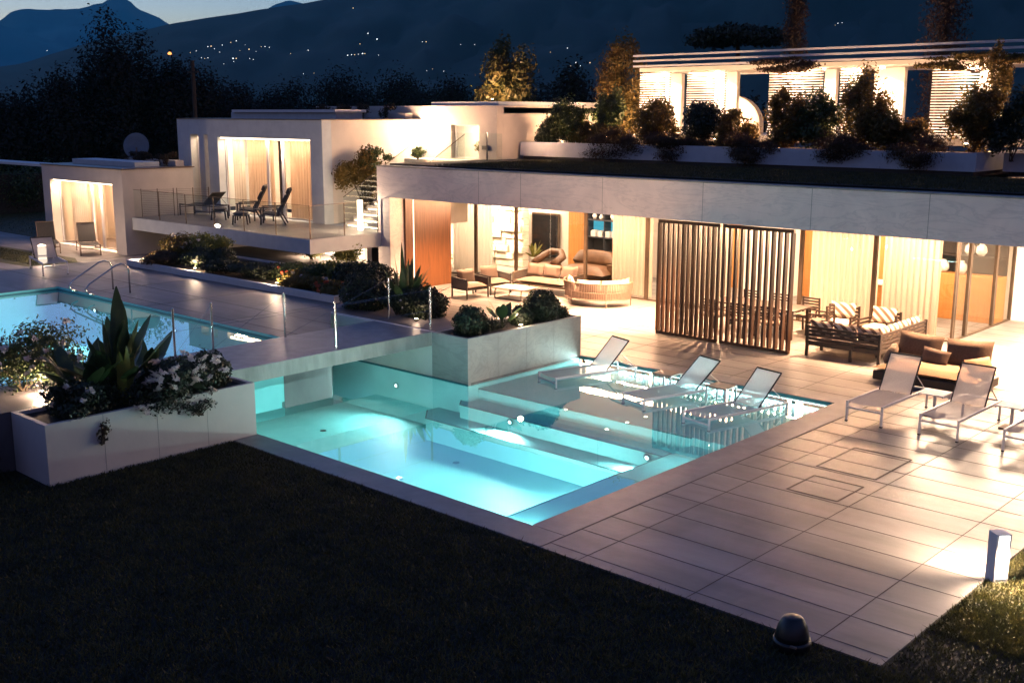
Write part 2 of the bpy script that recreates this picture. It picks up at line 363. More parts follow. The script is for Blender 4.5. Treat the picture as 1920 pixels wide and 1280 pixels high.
def flower_mesh(r=.035):
    b = MB()
    for i in range(5):
        a = 2*math.pi*i/5; c, s_ = math.cos(a), math.sin(a); k = len(b.v)
        b.v += [(0, 0, 0), (c*r*.6-s_*r*.42, s_*r*.6+c*r*.42, r*.28), (c*r*1.1, s_*r*1.1, r*.15), (c*r*.6+s_*r*.42, s_*r*.6-c*r*.42, r*.28)]; b.f.append((k, k+3, k+2, k+1))
    return b
_fm = {}
def flowers(parent, pts, material='petal', r=.05, seed=0):
    """each blossom a child of its plant, all sharing one mesh"""
    rs = random.Random(seed); key = (material, r)
    for i, q in enumerate(pts):
        if key not in _fm:
            b = MB()
            for j in range(5):   # a small truss of blossoms
                f = flower_mesh(r); T = Matrix.Translation((rs.uniform(-r, r)*.9, rs.uniform(-r, r)*.9, rs.uniform(-r, r)*.6)) @ Matrix.Rotation(rs.uniform(-1, 1), 4, 'X') @ Matrix.Rotation(rs.uniform(-1, 1), 4, 'Y')
                k = len(b.v); b.v += [tuple(T @ Vector(v)) for v in f.v]; b.f += [tuple(k+i_ for i_ in ff) for ff in f.f]
            o = b.build('blossom', material, parent); _fm[key] = o
        else:
            o = _fm[key].copy(); COL.objects.link(o); o.parent = parent
        o.location = q; o.rotation_euler = (rs.uniform(-.6, .9), rs.uniform(-.6, .6), rs.uniform(0, 6))
# ================================================================== THE SETTING
structure(MB().box(-4000, 4000, -300, 6000, -3.2, -3.0).build('ground', 'ground'))
# lawn round the terrace
b = MB()
b.box(-4.3, 30, 10.35, 45, -.3, -.02); b.box(-16.3, 30, -14, 10.35, -.3, -.02); b.box(-60, -16.3, -14, 5.0, -.3, -.02); b.box(-19.3, -16.3, 5.0, 7.1, -.3, -.02)
structure(b.build('lawn', 'lawn_soil'))
def blades(name, areas, seed, label, h=.045, material='grass'):
    rs = np.random.RandomState(seed); P_ = []
    for x0, x1, y0, y1, z, n in areas:
        P_.append(np.stack([rs.uniform(x0, x1, n), rs.uniform(y0, y1, n), np.full(n, z)], 1))
    P_ = np.concatenate(P_); n = len(P_); a = rs.uniform(0, 2*np.pi, n); hh = h*(.5+rs.rand(n)); w = .006+.005*rs.rand(n)
    lean = rs.normal(0, .6, (n, 2))*hh[:, None]
    d = np.stack([np.cos(a)*w, np.sin(a)*w, np.zeros(n)], 1)
    tip = P_+np.stack([lean[:, 0], lean[:, 1], hh], 1)
    v = np.stack([P_-d, P_+d, tip], 1).reshape(-1, 3); me = bpy.data.meshes.new(name); me.vertices.add(3*n); me.vertices.foreach_set('co', v.ravel())
    me.loops.add(3*n); me.loops.foreach_set('vertex_index', np.arange(3*n)); me.polygons.add(n); me.polygons.foreach_set('loop_start', np.arange(0, 3*n, 3)); me.polygons.foreach_set('loop_total', np.full(n, 3)); me.update(calc_edges=True)
    me.materials.append(M[material]); o = bpy.data.objects.new(name, me); COL.objects.link(o); return tag(o, label, 'grass', kind='stuff')
blades('grass', [(-4.28, 1.5, 8.5, 18, -.02, 70000), (-16.2, -.5, 3.5, 10.33, -.02, 190000), (-4.28, -2.6, 11.5, 15.5, -.02, 20000), (-19.3, -16.2, 3.5, 7.0, -.02, 20000)], 3, 'short mown grass of the dark lawn round the stone terrace')
# house terrace, sheets at z=0
b = MB()
b.box(-9.6, -4.3, 10.35, 46, -.35, 0); b.box(-16.3, -9.6, 10.35, 10.87, -.35, 0); b.box(-16.04, -9.6, 19.89, 46, -.35, 0)
b.box(-40, -16.04, 16.2, 46, -.45, -.004)
structure(b.build('terrace', 'paving'))
b = MB(); J = .006
for x in (-9.0,): b.box(x-J, x+J, 10.35, 23, .0005, .0025)
for x in (-8.36, -6.71, -5.06): b.box(x-J, x+J, 10.35, 31, .0005, .0025)
rows = [10.56+.667*i for i in range(32)]
for i, y in enumerate(rows):
    b.box(-9.0, -4.32, y-J*.7, y+J*.7, .0008, .003)
    if y > 20.4: b.box(-26, -9.0, y-J*.7, y+J*.7, .0008, .003)
for x in (-10.66, -12.31, -13.96, -15.6, -17.25, -18.9, -20.55, -22.2, -23.85):
    b.box(x-J, x+J, 20.4, 31, .0005, .0025)
# hatch frames
for x0, x1, y0, y1 in ((-7.95, -6.95, 15.98, 17.35), (-7.75, -6.93, 14.65, 15.52)):
    for q in ((x0, x1, y0-.014, y0+.014), (x0, x1, y1-.014, y1+.014)): b.box(*q, .003, .0055)
    for q in ((x0-.014, x0+.014, y0, y1), (x1-.014, x1+.014, y0, y1)): b.box(*q, .0032, .0058)
structure(b.build('paving_joints', 'joint'))
# coping sheets round the lower pool (smooth slabs without joints)
b = MB()
b.box(-16.28, -9.01, 10.36, 10.87, 0, .004); b.box(-9.6, -9.01, 10.88, 19.9, 0, .0042); b.box(-16.04, -9.01, 19.9, 20.4, 0, .004)
structure(b.build('coping', 'coping'))
# upper terrace at .95 (left pool level)
E0 = [(-17.2, 16.16), (-17.2, 16.95), (-24.0, 20.8), (-27.0, 22.5), (-27, 30), (-75, 30), (-75, 17.2), (-34.5, 17.2)]
b = MB()
b.poly([(-33.4, 13.57), (-19.07, 13.57), (-19.07, 14.85), (-20.85, 16.27), (-17.2, 16.27), (-17.2, 16.95), (-24.0, 20.8), (-27.0, 22.5), (-28.5, 22.95), (-33.4, 22.95)], -.6, .95)
b.poly([(-29.3, 13.569), (-33.4, 13.569), (-33.4, 4), (-29.3, 4)], -.6, .95)
k = len(b.v); b.v += [(-37, 4, -.6), (-33.401, 4, -.6), (-33.401, 26, -.6), (-37, 26, -.6), (-37, 4, .5), (-33.401, 4, .949), (-33.401, 26, .949), (-37, 26, .5)]
b.f += [(k+3, k+2, k+1, k), (k+4, k+5, k+6, k+7), (k, k+1, k+5, k+4), (k+1, k+2, k+6, k+5), (k+2, k+3, k+7, k+6), (k+3, k, k+4, k+7)]
b.box(-75, -37.001, 4, 32, -.6, .499)
b.box(-19.07, -17.32, 4, 10.86, -.6, .95)
structure(b.build('upper_terrace', 'upper_paving'))
b = MB(); z = .9515
for (x0, y0, x1, y1) in ((-19.07, 13.95, -34, 13.95+.0), (-19.1, 16.95, -24.8, 16.95)):
    pass
for x in (-21.6, -24.7, -27.8, -30.9): b.box(x-.01, x+.01, 13.6, 16.95, z, z+.002)
b.box(-34, -19.1, 15.2-.008, 15.2+.008, z+.0005, z+.0025); b.box(-21.5, -19.2, 16.6, 16.616, z, z+.002)
b.box(-34, -19.1, 13.98, 13.996, z+.0005, z+.0025)
structure(b.build('upper_paving_joints', 'joint'))
b = MB(); gz = lambda x: (.512 if x <= -37 else .512+(x+37)*.1248)
for pl in ([(-36.6, 16.2), (-35.1, 17.1), (-37, 17.89), (-37, 16.16)], [(-37, 16.16), (-37, 17.89), (-38, 18.3), (-49.4, 17.8), (-65.8, 18.2), (-65.8, 13.4)]):
    k = len(b.v); b.v += [(x, y, gz(x)) for x, y in pl]; b.f.append(tuple(range(k, k+len(pl))))
structure(b.build('side_lawn', 'grass'))
structure(MB().box(-90, -44.2, 20.4, 44, .2, .52).build('back_lawn', 'grass'))
blades('grass', [(-48, -37.2, 16.4, 17.8, .512, 9000), (-60, -44.5, 20.6, 30, .52, 12000)], 12, 'lit grass strip by the left pool and the back lawn before the hedge')
# ---- pools
def basin(x0, x1, y0, y1, zt, zb, name, material='pool_tile'):
    b = MB(); t = .2
    b.box(x0, x1, y0, y1, zb-.2, zb)
    return b
b = MB()
zf = -1.15
b.box(-21.0, -9.6, 10.88, 16.1, zf-.2, zf)                               # floor
b.box(-21.2, -9.4, 10.68, 10.875, zf, -.02)                               # near wall
b.box(-9.6, -9.4, 10.88, 19.95, zf, -.012)                               # right wall
b.box(-21.2, -21.0, 10.88, 16.3, zf, -.05)
structure(b.build('pool_basin', 'pool_tile'))
b = MB()
b.box(-16.04, -9.6, 16.4, 19.9, zf, -.16)                                # sun shelf
b.box(-10.62, -9.6, 10.88, 16.4, zf, -.30)                               # bench along the right side
b.poly([(-16.3, 16.4), (-16.3, 16.15), (-16.0, 15.8), (-10.62, 15.75), (-10.62, 16.4)], zf, -.40)
b.poly([(-16.95, 16.1), (-16.95, 15.75), (-16.5, 15.28), (-10.62, 15.2), (-10.62, 15.78), (-16.0, 15.8), (-16.3, 16.1)], zf, -.68)
structure(b.build('pool_steps', 'pool_tile'))
b = MB(); e = .02
b.box(-16.04, -10.62, 16.39, 16.405, -.18, -.157)
b.box(-10.63, -10.60, 10.88, 15.74, -.33, -.297)
for pts, z in ((((-16.3, 16.15), (-16.0, 15.8), (-10.62, 15.75)), -.40), (((-16.95, 15.75), (-16.5, 15.28), (-10.62, 15.2)), -.68)):
    for p, q in zip(pts, pts[1:]): b.bar((p[0], p[1], z), (q[0], q[1], z), .03, .012)
b.box(-16.04, -9.62, 19.86, 19.885, -.05, -.005)
b.box(-20.9, -16.04, 16.07, 16.098, -.062, -.03)
structure(b.build('pool_edge_strips', 'pool_edge'))
b = MB()
for c in ((-20.2, 16.3), (-15.0, 13.2), (-14.9, 14.6), (-18.6, 14.2)): b.lathe([(.07, zf+.002), (.07, zf+.012), (.02, zf+.014)], (c[0], c[1], 0), 12)
structure(b.build('pool_drains', 'steel'))
o = MB().poly([(-21.0, 10.88), (-16.1, 10.88), (-9.6, 10.88), (-9.6, 19.89), (-16.04, 19.89), (-16.04, 16.1), (-21.0, 16.1)], -.0605, -.06)
def sheet(name, pts, z, material):
    b = MB(); b.v = [(x, y, z) for x, y in pts]; b.f = [tuple(range(len(pts)))]; return structure(b.build(name, material))
sheet('water', [(-21.0, 10.88), (-9.6, 10.88), (-9.6, 19.89), (-16.04, 19.89), (-16.04, 16.1), (-21.0, 16.1)], -.05, 'water')
# left (upper) pool
b = MB(); b.box(-29.3, -19.15, 3, 13.55, -.6, -.45); b.box(-29.5, -19.08, 13.555, 13.57, -.45, .945); b.box(-29.31, -29.295, 3, 13.55, -.45, .945); b.box(-19.15, -19.07, 3, 13.55, -.45, .945)
structure(b.build('upper_pool_basin', 'pool_tile'))
b = MB(); b.box(-29.29, -19.15, 13.53, 13.553, .80, .90); b.box(-29.29, -29.27, 3, 13.53, .80, .90); structure(b.build('upper_pool_waterline', 'pool_edge'))
sheet('water', [(-29.3, 3), (-19.15, 3), (-19.15, 13.55), (-29.3, 13.55)], .87, 'water')
# notch basin behind the bridge is part of the lower pool: pale wall
structure(MB().box(-21.0, -17.152, 16.1, 16.26, -1.1, .944).build('pool_back_wall', 'white_wall'))
structure(MB().box(-21.0, -16.04, 16.075, 16.098, -1.15, -.065).build('pool_back_tiles', 'pool_tile')); structure(MB().box(-16.046, -16.03, 16.10, 16.40, -1.15, -.065).build('pool_side_tiles', 'pool_tile')); structure(MB().box(-16.046, -16.03, 16.405, 19.88, -.16, -.065).build('pool_side_tiles', 'pool_tile'))
def pool_light(loc, aim, power, label):
    t = thing('pool_light', label, 'pool light', loc, group='underwater pool lights'); q = Vector(aim).to_track_quat('Z', 'Y').to_matrix().to_4x4()
    b = MB(); b.lathe([(.075, 0), (.075, .02), (.06, .022)]); b.v = [tuple(q @ Vector(v)) for v in b.v]; b.build('rim', 'steel', t)
    b = MB(); b.lathe([(.038, .022), (.038, .03), (.02, .034)]); b.v = [tuple(q @ Vector(v)) for v in b.v]; b.build('lens', 'pool_lamp', t)
    lamp('AREA', 'pool_light_beam', Vector(aim).normalized()*.06, power/LG*2.1, COOL, .14, aim, t, R(165))
pool_light((-18.3, 16.07, -.42), (0, -1, -.12), 38, 'underwater lamp in the wall below the pale wall beside the footbridge')
pool_light((-14.5, 15.74, -.47), (0, -1, -.25), 70, 'underwater lamp in the upper pool step, left one of two')
pool_light((-11.1, 15.70, -.47), (0, -1, -.25), 70, 'underwater lamp in the upper pool step, right one of two')
pool_light((-18.7, 10.9, -.55), (0, 1, -.1), 10, 'added unseen underwater lamp below the corner planter, hidden by the wall')  # added fill lamp on the near wall, out of view
pool_light((-12.6, 10.9, -.7), (0, 1, -.05), 38, 'added unseen underwater lamp in the pool wall along the dark lawn')  # unseen near wall lamp, put in to lighten the water
pool_light((-20.97, 13.2, -.55), (1, 0, -.05), 32, 'added unseen underwater lamp in the short pool wall under the footbridge')  # added out of view to graze the pool floor evenly
pool_light((-10.64, 13.4, -.62), (-1, 0, 0), 100, 'added unseen underwater lamp in the side of the pool bench, facing the bridge')  # added lamp facing away from the camera, evens out the deep water
pool_light((-10.0, 10.9, -.2), (0, 1, 0), 22, 'added unseen underwater lamp at the near end of the pool bench')  # unseen lamp added to brighten the bench
0 and pool_light((-13.0, 16.38, -.28), (0, -1, -.2), 22, 'small lamp in the riser of the sun shelf')
t = thing('pool_edge_light', 'thin light line under the coping at the far edge of the shallow pool', 'light strip', (-12.9, 19.84, -.085)); MB().box(-3.0, 3.2, 0, .01, -.01, .01).build('strip', 'pool_lamp', t)
for nm_, lc, ln, ax, pw in (('added unseen light line under the coping along the lawn side of the pool', (-14.9, 10.885, -.12), 9.5, (0, 1, -.45), 55), ('added unseen light line under the coping along the terrace side of the pool', (-9.61, 15.2, -.10), 8.2, (-1, 0, -.45), 45)):  # both strips are added and unseen, they brighten floor, steps and bench
    t2 = thing('pool_edge_light', nm_, 'light strip', lc); al = ax[1] == 1
    (MB().box(-ln/2, ln/2, 0, .01, -.01, .01) if al else MB().box(-.01, 0, -ln/2, ln/2, -.01, .01)).build('strip', 'pool_lamp', t2)
    k2 = lamp('AREA', 'pool_edge_beam', (ax[0]*.03, ax[1]*.03, -.01), pw/LG*2.1, COOL, .03 if not al else ln, ax, t2, size_y=ln if not al else .03)
    if not al: k2.rotation_euler = Matrix(((0, -.41, .91), (1, 0, 0), (0, .91, .41))).to_euler()
lamp('AREA', 'pool_edge_beam', (0, -.03, -.01), 22, COOL, 6.2, (0, -1, -.25), t, size_y=.03)
pool_light((-23.3, 13.53, .55), (0, -1, -.15), 75, 'underwater lamp in the long wall of the left pool, nearest the bridge')
pool_light((-27.2, 13.53, .55), (0, -1, -.15), 75, 'underwater lamp in the left pool below the steel handrail')
pool_light((-29.27, 9.5, .45), (1, 0, -.15), 75, 'underwater lamp at the far end of the left pool')
pool_light((-20.7, 15.3, -.35), (1, -.3, 0), 25, 'underwater lamp in the triangular notch behind the footbridge')
# footbridge
t = thing('footbridge', 'grey concrete footbridge crossing between the two blue pools', 'bridge', (-18.1, 13.5, .95))
MB().box(-.95, .945, -2.62, 2.6, -.29, -.002).build('beam', 'concrete', t)
MB().box(-.96, .955, -2.63, 2.6, -.0, .012).build('deck', 'coping', t)
# railing posts with wires
def wire_rail(x, ys, wires, label, z0=.95):
    t = thing('wire_railing', label, 'railing', (x, ys[0], z0))
    for y in ys: MB().tube([(0, y-ys[0], .01), (0, y-ys[0], .96)], .024).build('post', 'steel', t)
    b = MB()
    for (ya, za, yb, zb) in wires: b.tube([(0, ya-ys[0], za), (0, yb-ys[0], zb)], .003, 5)
    b.build('wires', 'steel', t)
w = []
for ya, yb in ((11.0, 11.85), (11.85, 13.6), (13.6, 16.45)):
    w += [(ya, .04, yb, .92), (ya, .5, yb, .5)] if yb < 13 or True else []
wire_rail(-19.0, [11.0, 11.85, 13.6, 16.5], w, 'far railing of the footbridge, four steel posts with crossed wires')
wire_rail(-17.3, [13.6, 16.2], [(13.6, .9, 16.2, .9), (13.6, .45, 16.2, .45)], 'near railing of the footbridge, two steel posts with taut wires')
# steel handrail of the left pool
t = thing('pool_handrail', 'bent stainless steel handrail pair at the edge of the left pool', 'handrail', (-27.2, 13.9, .95))
for x in (-.55, .35):
    MB().tube([(x, .45, 0), (x, .45, .62), (x, .40, .74), (x, .25, .79), (x, .1, .76), (x-.1, -.6, .34), (x-.1, -.72, .22), (x-.1, -.66, .1), (x-.1, -.5, .05)], .022, 8).build('rail', 'steel', t, smooth=True)
# ================================================================== HILLS
def azd(az, el, D): a = R(az); return (D*math.sin(a), D*math.cos(a), 5.6+D*math.tan(R(el)))
def ridge(name, prof, D, depth, rough, seed, foot=-3.1, mt='hill'):
    az = [p[0] for p in prof]; el = [p[1] for p in prof]; n = 260; m_ = 26; v = []; f = []
    for i in range(n+1):
        a = az[0]+(az[-1]-az[0])*i/n; e = float(np.interp(a, az, el))
        e += rough*mnoise.fractal(Vector((a*.7, seed, 0)), .6, 2.1, 6)
        top = 5.6+D*math.tan(R(e))
        for j in range(m_+1):
            t = j/m_; dist = D-depth*(1-t)
            z = foot+(top-foot)*(t**1.25)
            z += (top-foot)*.10*mnoise.fractal(Vector((a*.35, t*3+seed, 4)), .8, 2.1, 5)*math.sin(math.pi*min(1, t*.98))
            aa = R(a); v.append((dist*math.sin(aa), dist*math.cos(aa), z))
    for i in range(n):
        for j in range(m_): q = i*(m_+1)+j; f.append((q, q+m_+1, q+m_+2, q+1))
    b = MB(); b.v = v; b.f = f; o = b.build(name, mt, smooth=True); return structure(o)
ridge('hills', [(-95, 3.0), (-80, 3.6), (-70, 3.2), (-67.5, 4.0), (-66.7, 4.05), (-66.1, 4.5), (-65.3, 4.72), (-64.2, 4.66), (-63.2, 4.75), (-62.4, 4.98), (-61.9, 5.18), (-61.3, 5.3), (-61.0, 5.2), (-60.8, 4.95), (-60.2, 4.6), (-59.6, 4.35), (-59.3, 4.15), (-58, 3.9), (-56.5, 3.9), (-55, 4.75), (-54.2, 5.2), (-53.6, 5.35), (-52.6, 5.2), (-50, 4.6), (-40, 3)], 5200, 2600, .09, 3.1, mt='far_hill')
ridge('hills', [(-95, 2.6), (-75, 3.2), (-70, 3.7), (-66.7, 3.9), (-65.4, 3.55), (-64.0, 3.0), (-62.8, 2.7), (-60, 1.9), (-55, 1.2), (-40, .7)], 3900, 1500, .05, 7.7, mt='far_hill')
ridge('hills', [(-95, .6), (-72, 1.2), (-66, 2.2), (-64, 2.85), (-62.1, 3.5), (-60.7, 3.82), (-59.3, 4.15), (-57.2, 4.5), (-55.2, 4.9), (-53.9, 5.1), (-52.1, 5.36), (-50.5, 5.8), (-44.2, 7.2), (-36.3, 9.2), (-28.8, 10.3), (-19.0, 10.2), (0, 9), (30, 7)], 2600, 1900, .04, 1.3)
ridge('hills', [(-95, .3), (-66, .5), (-58, 1.3), (-52, 2.1), (-47, 2.9), (-42, 3.7), (-34, 4.4), (-25, 4.3), (-10, 5), (30, 4)], 1400, 800, .05, 9.2)
# lights of the villages
# bearing, elevation in degrees seen from the villa, kind, size
vill = [(-59.33,2.78,1,2.2),(-58.37,2.85,0,1),(-58.09,2.93,0,1),(-57.53,3.14,0,1.3),(-57.38,3.16,0,1.3),(-57.23,3.04,0,1),(-57.86,2.61,0,1),(-57.71,2.58,0,1),(-57.56,2.61,0,0.8),(-56.85,3.22,0,1.2),(-56.44,3.35,0,1.2),(-56.18,3.43,0,1.4),(-56.37,2.6,0,1.6),(-56.22,2.6,0,1.6),(-56.35,2.45,0,1),(-56.82,2.34,0,0.8),(-55.59,3.04,0,1.4),(-55.58,2.61,0,1),(-55.41,2.56,0,1),(-55.0,3.17,0,1),(-54.82,3.18,0,1),(-54.61,3.15,0,1.1),(-53.6,2.86,0,1),(-52.74,3.03,0,1.3),(-56.99,2.89,0,0.7),(-56.03,2.98,0,0.7),(-55.26,2.94,0,0.7),(-55.76,3.26,0,0.6),(-50.48,5.06,0,1),(-49.78,3.87,0,1.6),(-49.34,3.6,0,1.9),(-50.19,3.36,0,1.2),(-50.81,2.81,0,1.2),(-50.62,2.84,0,1.3),(-50.46,2.84,0,1.3),(-50.28,2.87,0,1),(-50.07,2.9,0,1.5),(-49.96,2.9,0,1.3),(-49.28,2.83,0,0.8),(-47.09,3.49,0,1),(-46.9,3.49,0,1.1),(-45.17,3.37,0,0.9),(-44.47,3.37,0,0.9),(-46.6,2.17,0,0.8),(-46.89,2.09,0,0.6),(-46.03,2.07,0,1),(-40.66,3.01,0,0.9),(-39.81,3.2,0,1.3),(-39.37,2.5,0,1.3),(-39.64,2.34,0,1),(-39.26,2.42,0,1.2),(-39.15,2.34,0,1.2),(-38.67,2.49,0,1.3),(-26.7,4.26,0,1.2),(-26.51,4.28,0,1),(-26.82,4.17,0,0.7),(-64.8,2.82,0,0.8),(-53.01,1.9,0,0.8),(-52.49,1.93,0,0.8),(-66.02,-0.14,2,1.2),(-66.09,-0.09,2,1)]
def far_lamp():
    b = MB(); b.lathe([(.12, 0), (.08, 5), (.08, 6)], seg=6); b.bar((0, 0, 6), (.9, 0, 6.2), .1); return b
_lp = {}
bpy.context.view_layer.update(); dg = bpy.context.evaluated_depsgraph_get()
WH = ['%s of the hillside village lights, %s']
for i, (az, el, k, s) in enumerate(vill):
    d = Vector(azd(az, el, 1000))-Vector((0, 0, 5.6)); d.normalize(); o_ = Vector((0, 0, 5.6)); D = 420
    if k != 2:
        o_ = o_+d*500; hit, lo_, *_r = S.ray_cast(dg, o_, d); D = ((lo_-Vector((0, 0, 5.6))).length-12) if hit else 1200
    x, y, z = Vector((0, 0, 5.6))+d*D; sc = s*D*(.00030 if i % 4 else .00040)*(2.0 if k == 1 else 1)
    k = 3 if (k == 0 and i % 3 == 1) else k
    lab = ['small white lamp among the scattered lights of the village on the dark hillside', 'orange floodlit glow, the only one on the far left hillside', 'small warm lamp among dark trees at the left edge', 'small warm yellow lamp among the scattered lights of the village on the dark hillside'][k]
    t = thing('village_lamp', lab, 'lamp', (x, y, z), group=None if k == 1 else ['white lights of the hillside villages', '', 'warm lamps at the left edge', 'warm yellow lights of the hillside villages'][k])
    if k == 2: t['label'] = ['upper', 'lower'][int(az*100) % 2 if False else i % 2]+' one of two small warm lamps among dark trees at the left edge'
    if k not in _lp:
        _lp[k] = (MB().lathe([(.1, -6), (.08, -.8)], seg=5).build('post', 'steel', t), MB().lathe([(.3, -.7), (.9, -.2), (.9, .3), (.3, .8)], seg=8).build('lamp_head', ['town_white', 'town_orange', 'lamp_warm', 'town_warm'][k], t))
    else:
        for c0 in _lp[k]: c = c0.copy(); COL.objects.link(c); c.parent = t
    t.scale = (sc, sc, sc)
# ================================================================== MAIN HOUSE
H = thing('main_house', 'long low main house with marble fascia over the lit glass living rooms', 'house', (0, 0, 0))
YF = 23.1
b = MB(); b.box(-27.05, 4, YF, YF+.35, 3.0, 3.95); b.box(-27.05, -26.47, YF, YF+.6, 0, 2.998)
b.build('fascia', 'marble', H)
b = MB()
for x in (-22.55, -20.9, -18.0, -14.9, -12.0, -9.3, -6.6, -3.8): b.box(x-.006, x+.006, YF-.003, YF+.001, 3.0, 3.95)
b.box(-27.05, 4, YF-.02, YF+.37, 3.951, 3.985)
b.build('fascia_joints', 'concrete', H)
MB().box(-27.0, 4, YF+.352, 45, 3.05, 3.9).build('roof_slab', 'plaster', H)
b = MB(); b.box(-26.46, 4, YF+.352, 27.35, 2.98, 3.046); b.box(-26.46, -10.3, 27.36, 45, 2.975, 3.046); b.box(-10.28, 4, 27.36, 32.0, 2.978, 3.046)
b.build('soffit', 'soffit', H)
b = MB(); b.box(-26.75, -26.40, YF+.602, 25.72, 0.001, 2.975); b.build('wood_panel_wall', 'wood_wall', H)
b = MB(); b.box(-26.398, -26.385, 24.02, 24.05, .001, 2.97); b.build('panel_gap_light', 'lamp_soft', H)
b = MB(); b.box(-33, -26.76, 25.2, 25.4, 0, 1.85); b.build('side_wall', 'plaster', H)
# rear walls and floor of the rooms
b = MB(); b.box(-30, -10.28, 31.5, 31.7, 0, 2.97); b.box(-30.2, -30.0, 25.4, 31.7, 0, 2.97); b.build('rear_wall', 'plaster', H)
b = MB(); b.box(-10.2, 2, 31.6, 31.8, 0, 2.97); b.build('white_end_wall', 'white_wall', H)
for x0, x1, name, mt in ((-26.0, -24.6, 'wood_wall', 'wood_light'), (-19.2, -12.6, 'wood_wall', 'wood_light')):
    MB().box(x0, x1, 31.38, 31.49, 0, 2.96).build(name, mt, H)
MB().box(-16.75, -16.6, 28.0, 31.4, 0, 2.96).build('partition_wall', 'white_wall', H)
# glass front
def window(x0, x1, y, z0, z1, parent, fm='bronze', w=.05, name='window', along='x'):
    b = MB()
    if along == 'x':
        b.box(x0, x0+w, y-.04, y+.04, z0, z1); b.box(x1-w, x1, y-.04, y+.04, z0, z1); b.box(x0+w, x1-w, y-.04, y+.04, z0, z0+.03); b.box(x0+w, x1-w, y-.04, y+.04, z1-.04, z1)
        f = b.build(name, fm, parent); MB().box(x0+w, x1-w, y-.004, y+.004, z0+.03, z1-.04).build('pane', 'glass', f)
    else:
        b.box(y-.04, y+.04, x0, x0+w, z0, z1); b.box(y-.04, y+.04, x1-w, x1, z0, z1); b.box(y-.04, y+.04, x0+w, x1-w, z0, z0+.03); b.box(y-.04, y+.04, x0+w, x1-w, z1-.04, z1)
        f = b.build(name, fm, parent); MB().box(y-.004, y+.004, x0+w, x1-w, z0+.03, z1-.04).build('pane', 'glass', f)
    return f
xs = [-28.6, -26.9, -25.0, -22.0, -19.6, -16.9, -14.45, -12.35, -10.2]
for a, c in zip(xs, xs[1:]): window(a, c-.004, 27.42, .004, 2.97, H)
for a, c in ((27.47, 28.3), (28.31, 30.2), (30.21, 31.58)): window(a, c, -10.24, .004, 2.97, H, 'bronze', .06, 'glass_door', 'y')
# recessed downlights of the soffit
DL = [(-24.6, 24.6), (-22.6, 26.2), (-20.4, 24.6), (-18.2, 23.75), (-18.2, 24.7), (-18.2, 25.6), (-15.3, 24.4), (-13.9, 25.9), (-11.6, 24.6), (-9.2, 24.2), (-7.4, 25.6), (-7.2, 23.9), (-5.0, 24.6)]
d0 = None
for x, y in DL:
    b = MB(); b.lathe([(.06, -.012), (.075, -.012), (.078, 0), (.02, 0)], (0, 0, 0), 16)
    if d0 is None:
        d0 = b.build('downlight', 'white_paint', H); d1 = MB().lathe([(.02, -.014), (.052, -.014), (.052, -.010)], (0, 0, 0), 14).build('bulb', 'lamp_warm', d0); d0.location = (x, y, 2.978)
    else:
        o = d0.copy(); COL.objects.link(o); o.location = (x, y, 2.978); c = d1.copy(); COL.objects.link(c); c.parent = o
    lamp('SPOT', 'downlight_beam', (x, y, 2.93), 600, WARM, .05, (0, 0, -1), H, spot=R(115), blend=1)
# bright uplit strip by the columns and room ceilings
for x, y, sx, sy, p in ((-27.2, 29.3, 3.0, 2.6, 80), (-22.5, 29.3, 4.5, 2.4, 82), (-18.3, 29.4, 2.2, 2.6, 75), (-14.6, 29.6, 3.0, 2.4, 85), (-11.8, 29.0, 2.0, 2.2, 52)):
    MB().box(x-sx/2, x+sx/2, y-.03, y+.03, 2.945, 2.965).build('ceiling_strip_light', 'lamp_strip', H)
    lamp('AREA', 'room_light', (x, y, 2.93), p, WARMW, sx, (0, 0, -1), H, size_y=sy)
lamp('AREA', 'end_wall_light', (-6.8, 29.9, 2.9), 330, WARMW, 4.5, (0, 0, -1), H, size_y=2.2)
MB().box(-9.4, -4.2, 29.87, 29.93, 2.945, 2.97).build('ceiling_strip_light', 'lamp_strip', H)
lamp('AREA', 'soffit_wash', (-20.5, 26.7, 2.9), 130, WARM, 9, (0, -.25, -1), H, size_y=.3)
lamp('AREA', 'soffit_fill', (-18.0, 27.2, 2.60), 480, WARM, 15, (0, -.55, 1), H, size_y=.08)  # unseen strip added near the glass top to brighten the soffit
lamp('AREA', 'soffit_wash', (-8.5, 26.6, 2.9), 210, WARMW, 4.5, (0, -.2, -1), H, size_y=1.0)
# roof garden
structure(MB().box(-26.9, 4, YF+.42, 29, 3.99, 4.03).build('roof_lawn', 'lawn_soil'))
blades('grass', [(-25, -4, YF+.5, 28.8, 4.03, 60000)], 8, 'thin grass strip on the flat roof behind the marble fascia', .05)
t = thing('roof_planter', 'long white planter wall on the roof with brown overhanging shrubs', 'planter', (-26.27, 29, 4.03))
b = MB(); b.box(0, 15.7, 0, .14, .12, .60); b.box(0, .14, .14, 4, .12, .6); b.box(15.56, 15.7, .14, 4, .12, .6); b.build('wall', 'blue_white_slab', t)
MB().box(.08, 15.62, .08, 4, -.02, .118).build('plinth', 'black_frame', t); MB().box(.15, 15.55, .15, 4, .12, .5).build('soil', 'soil', t)
t = thing('roof_planter', 'short grey roof planter at the right edge, set back from the long one', 'planter', (-10.3, 30.2, 4.03))
MB().box(0, 12, 0, .14, .1, .58).build('wall', 'blue_white_slab', t); MB().box(.1, 12, .15, 4, .0, .5).build('soil', 'soil', t)

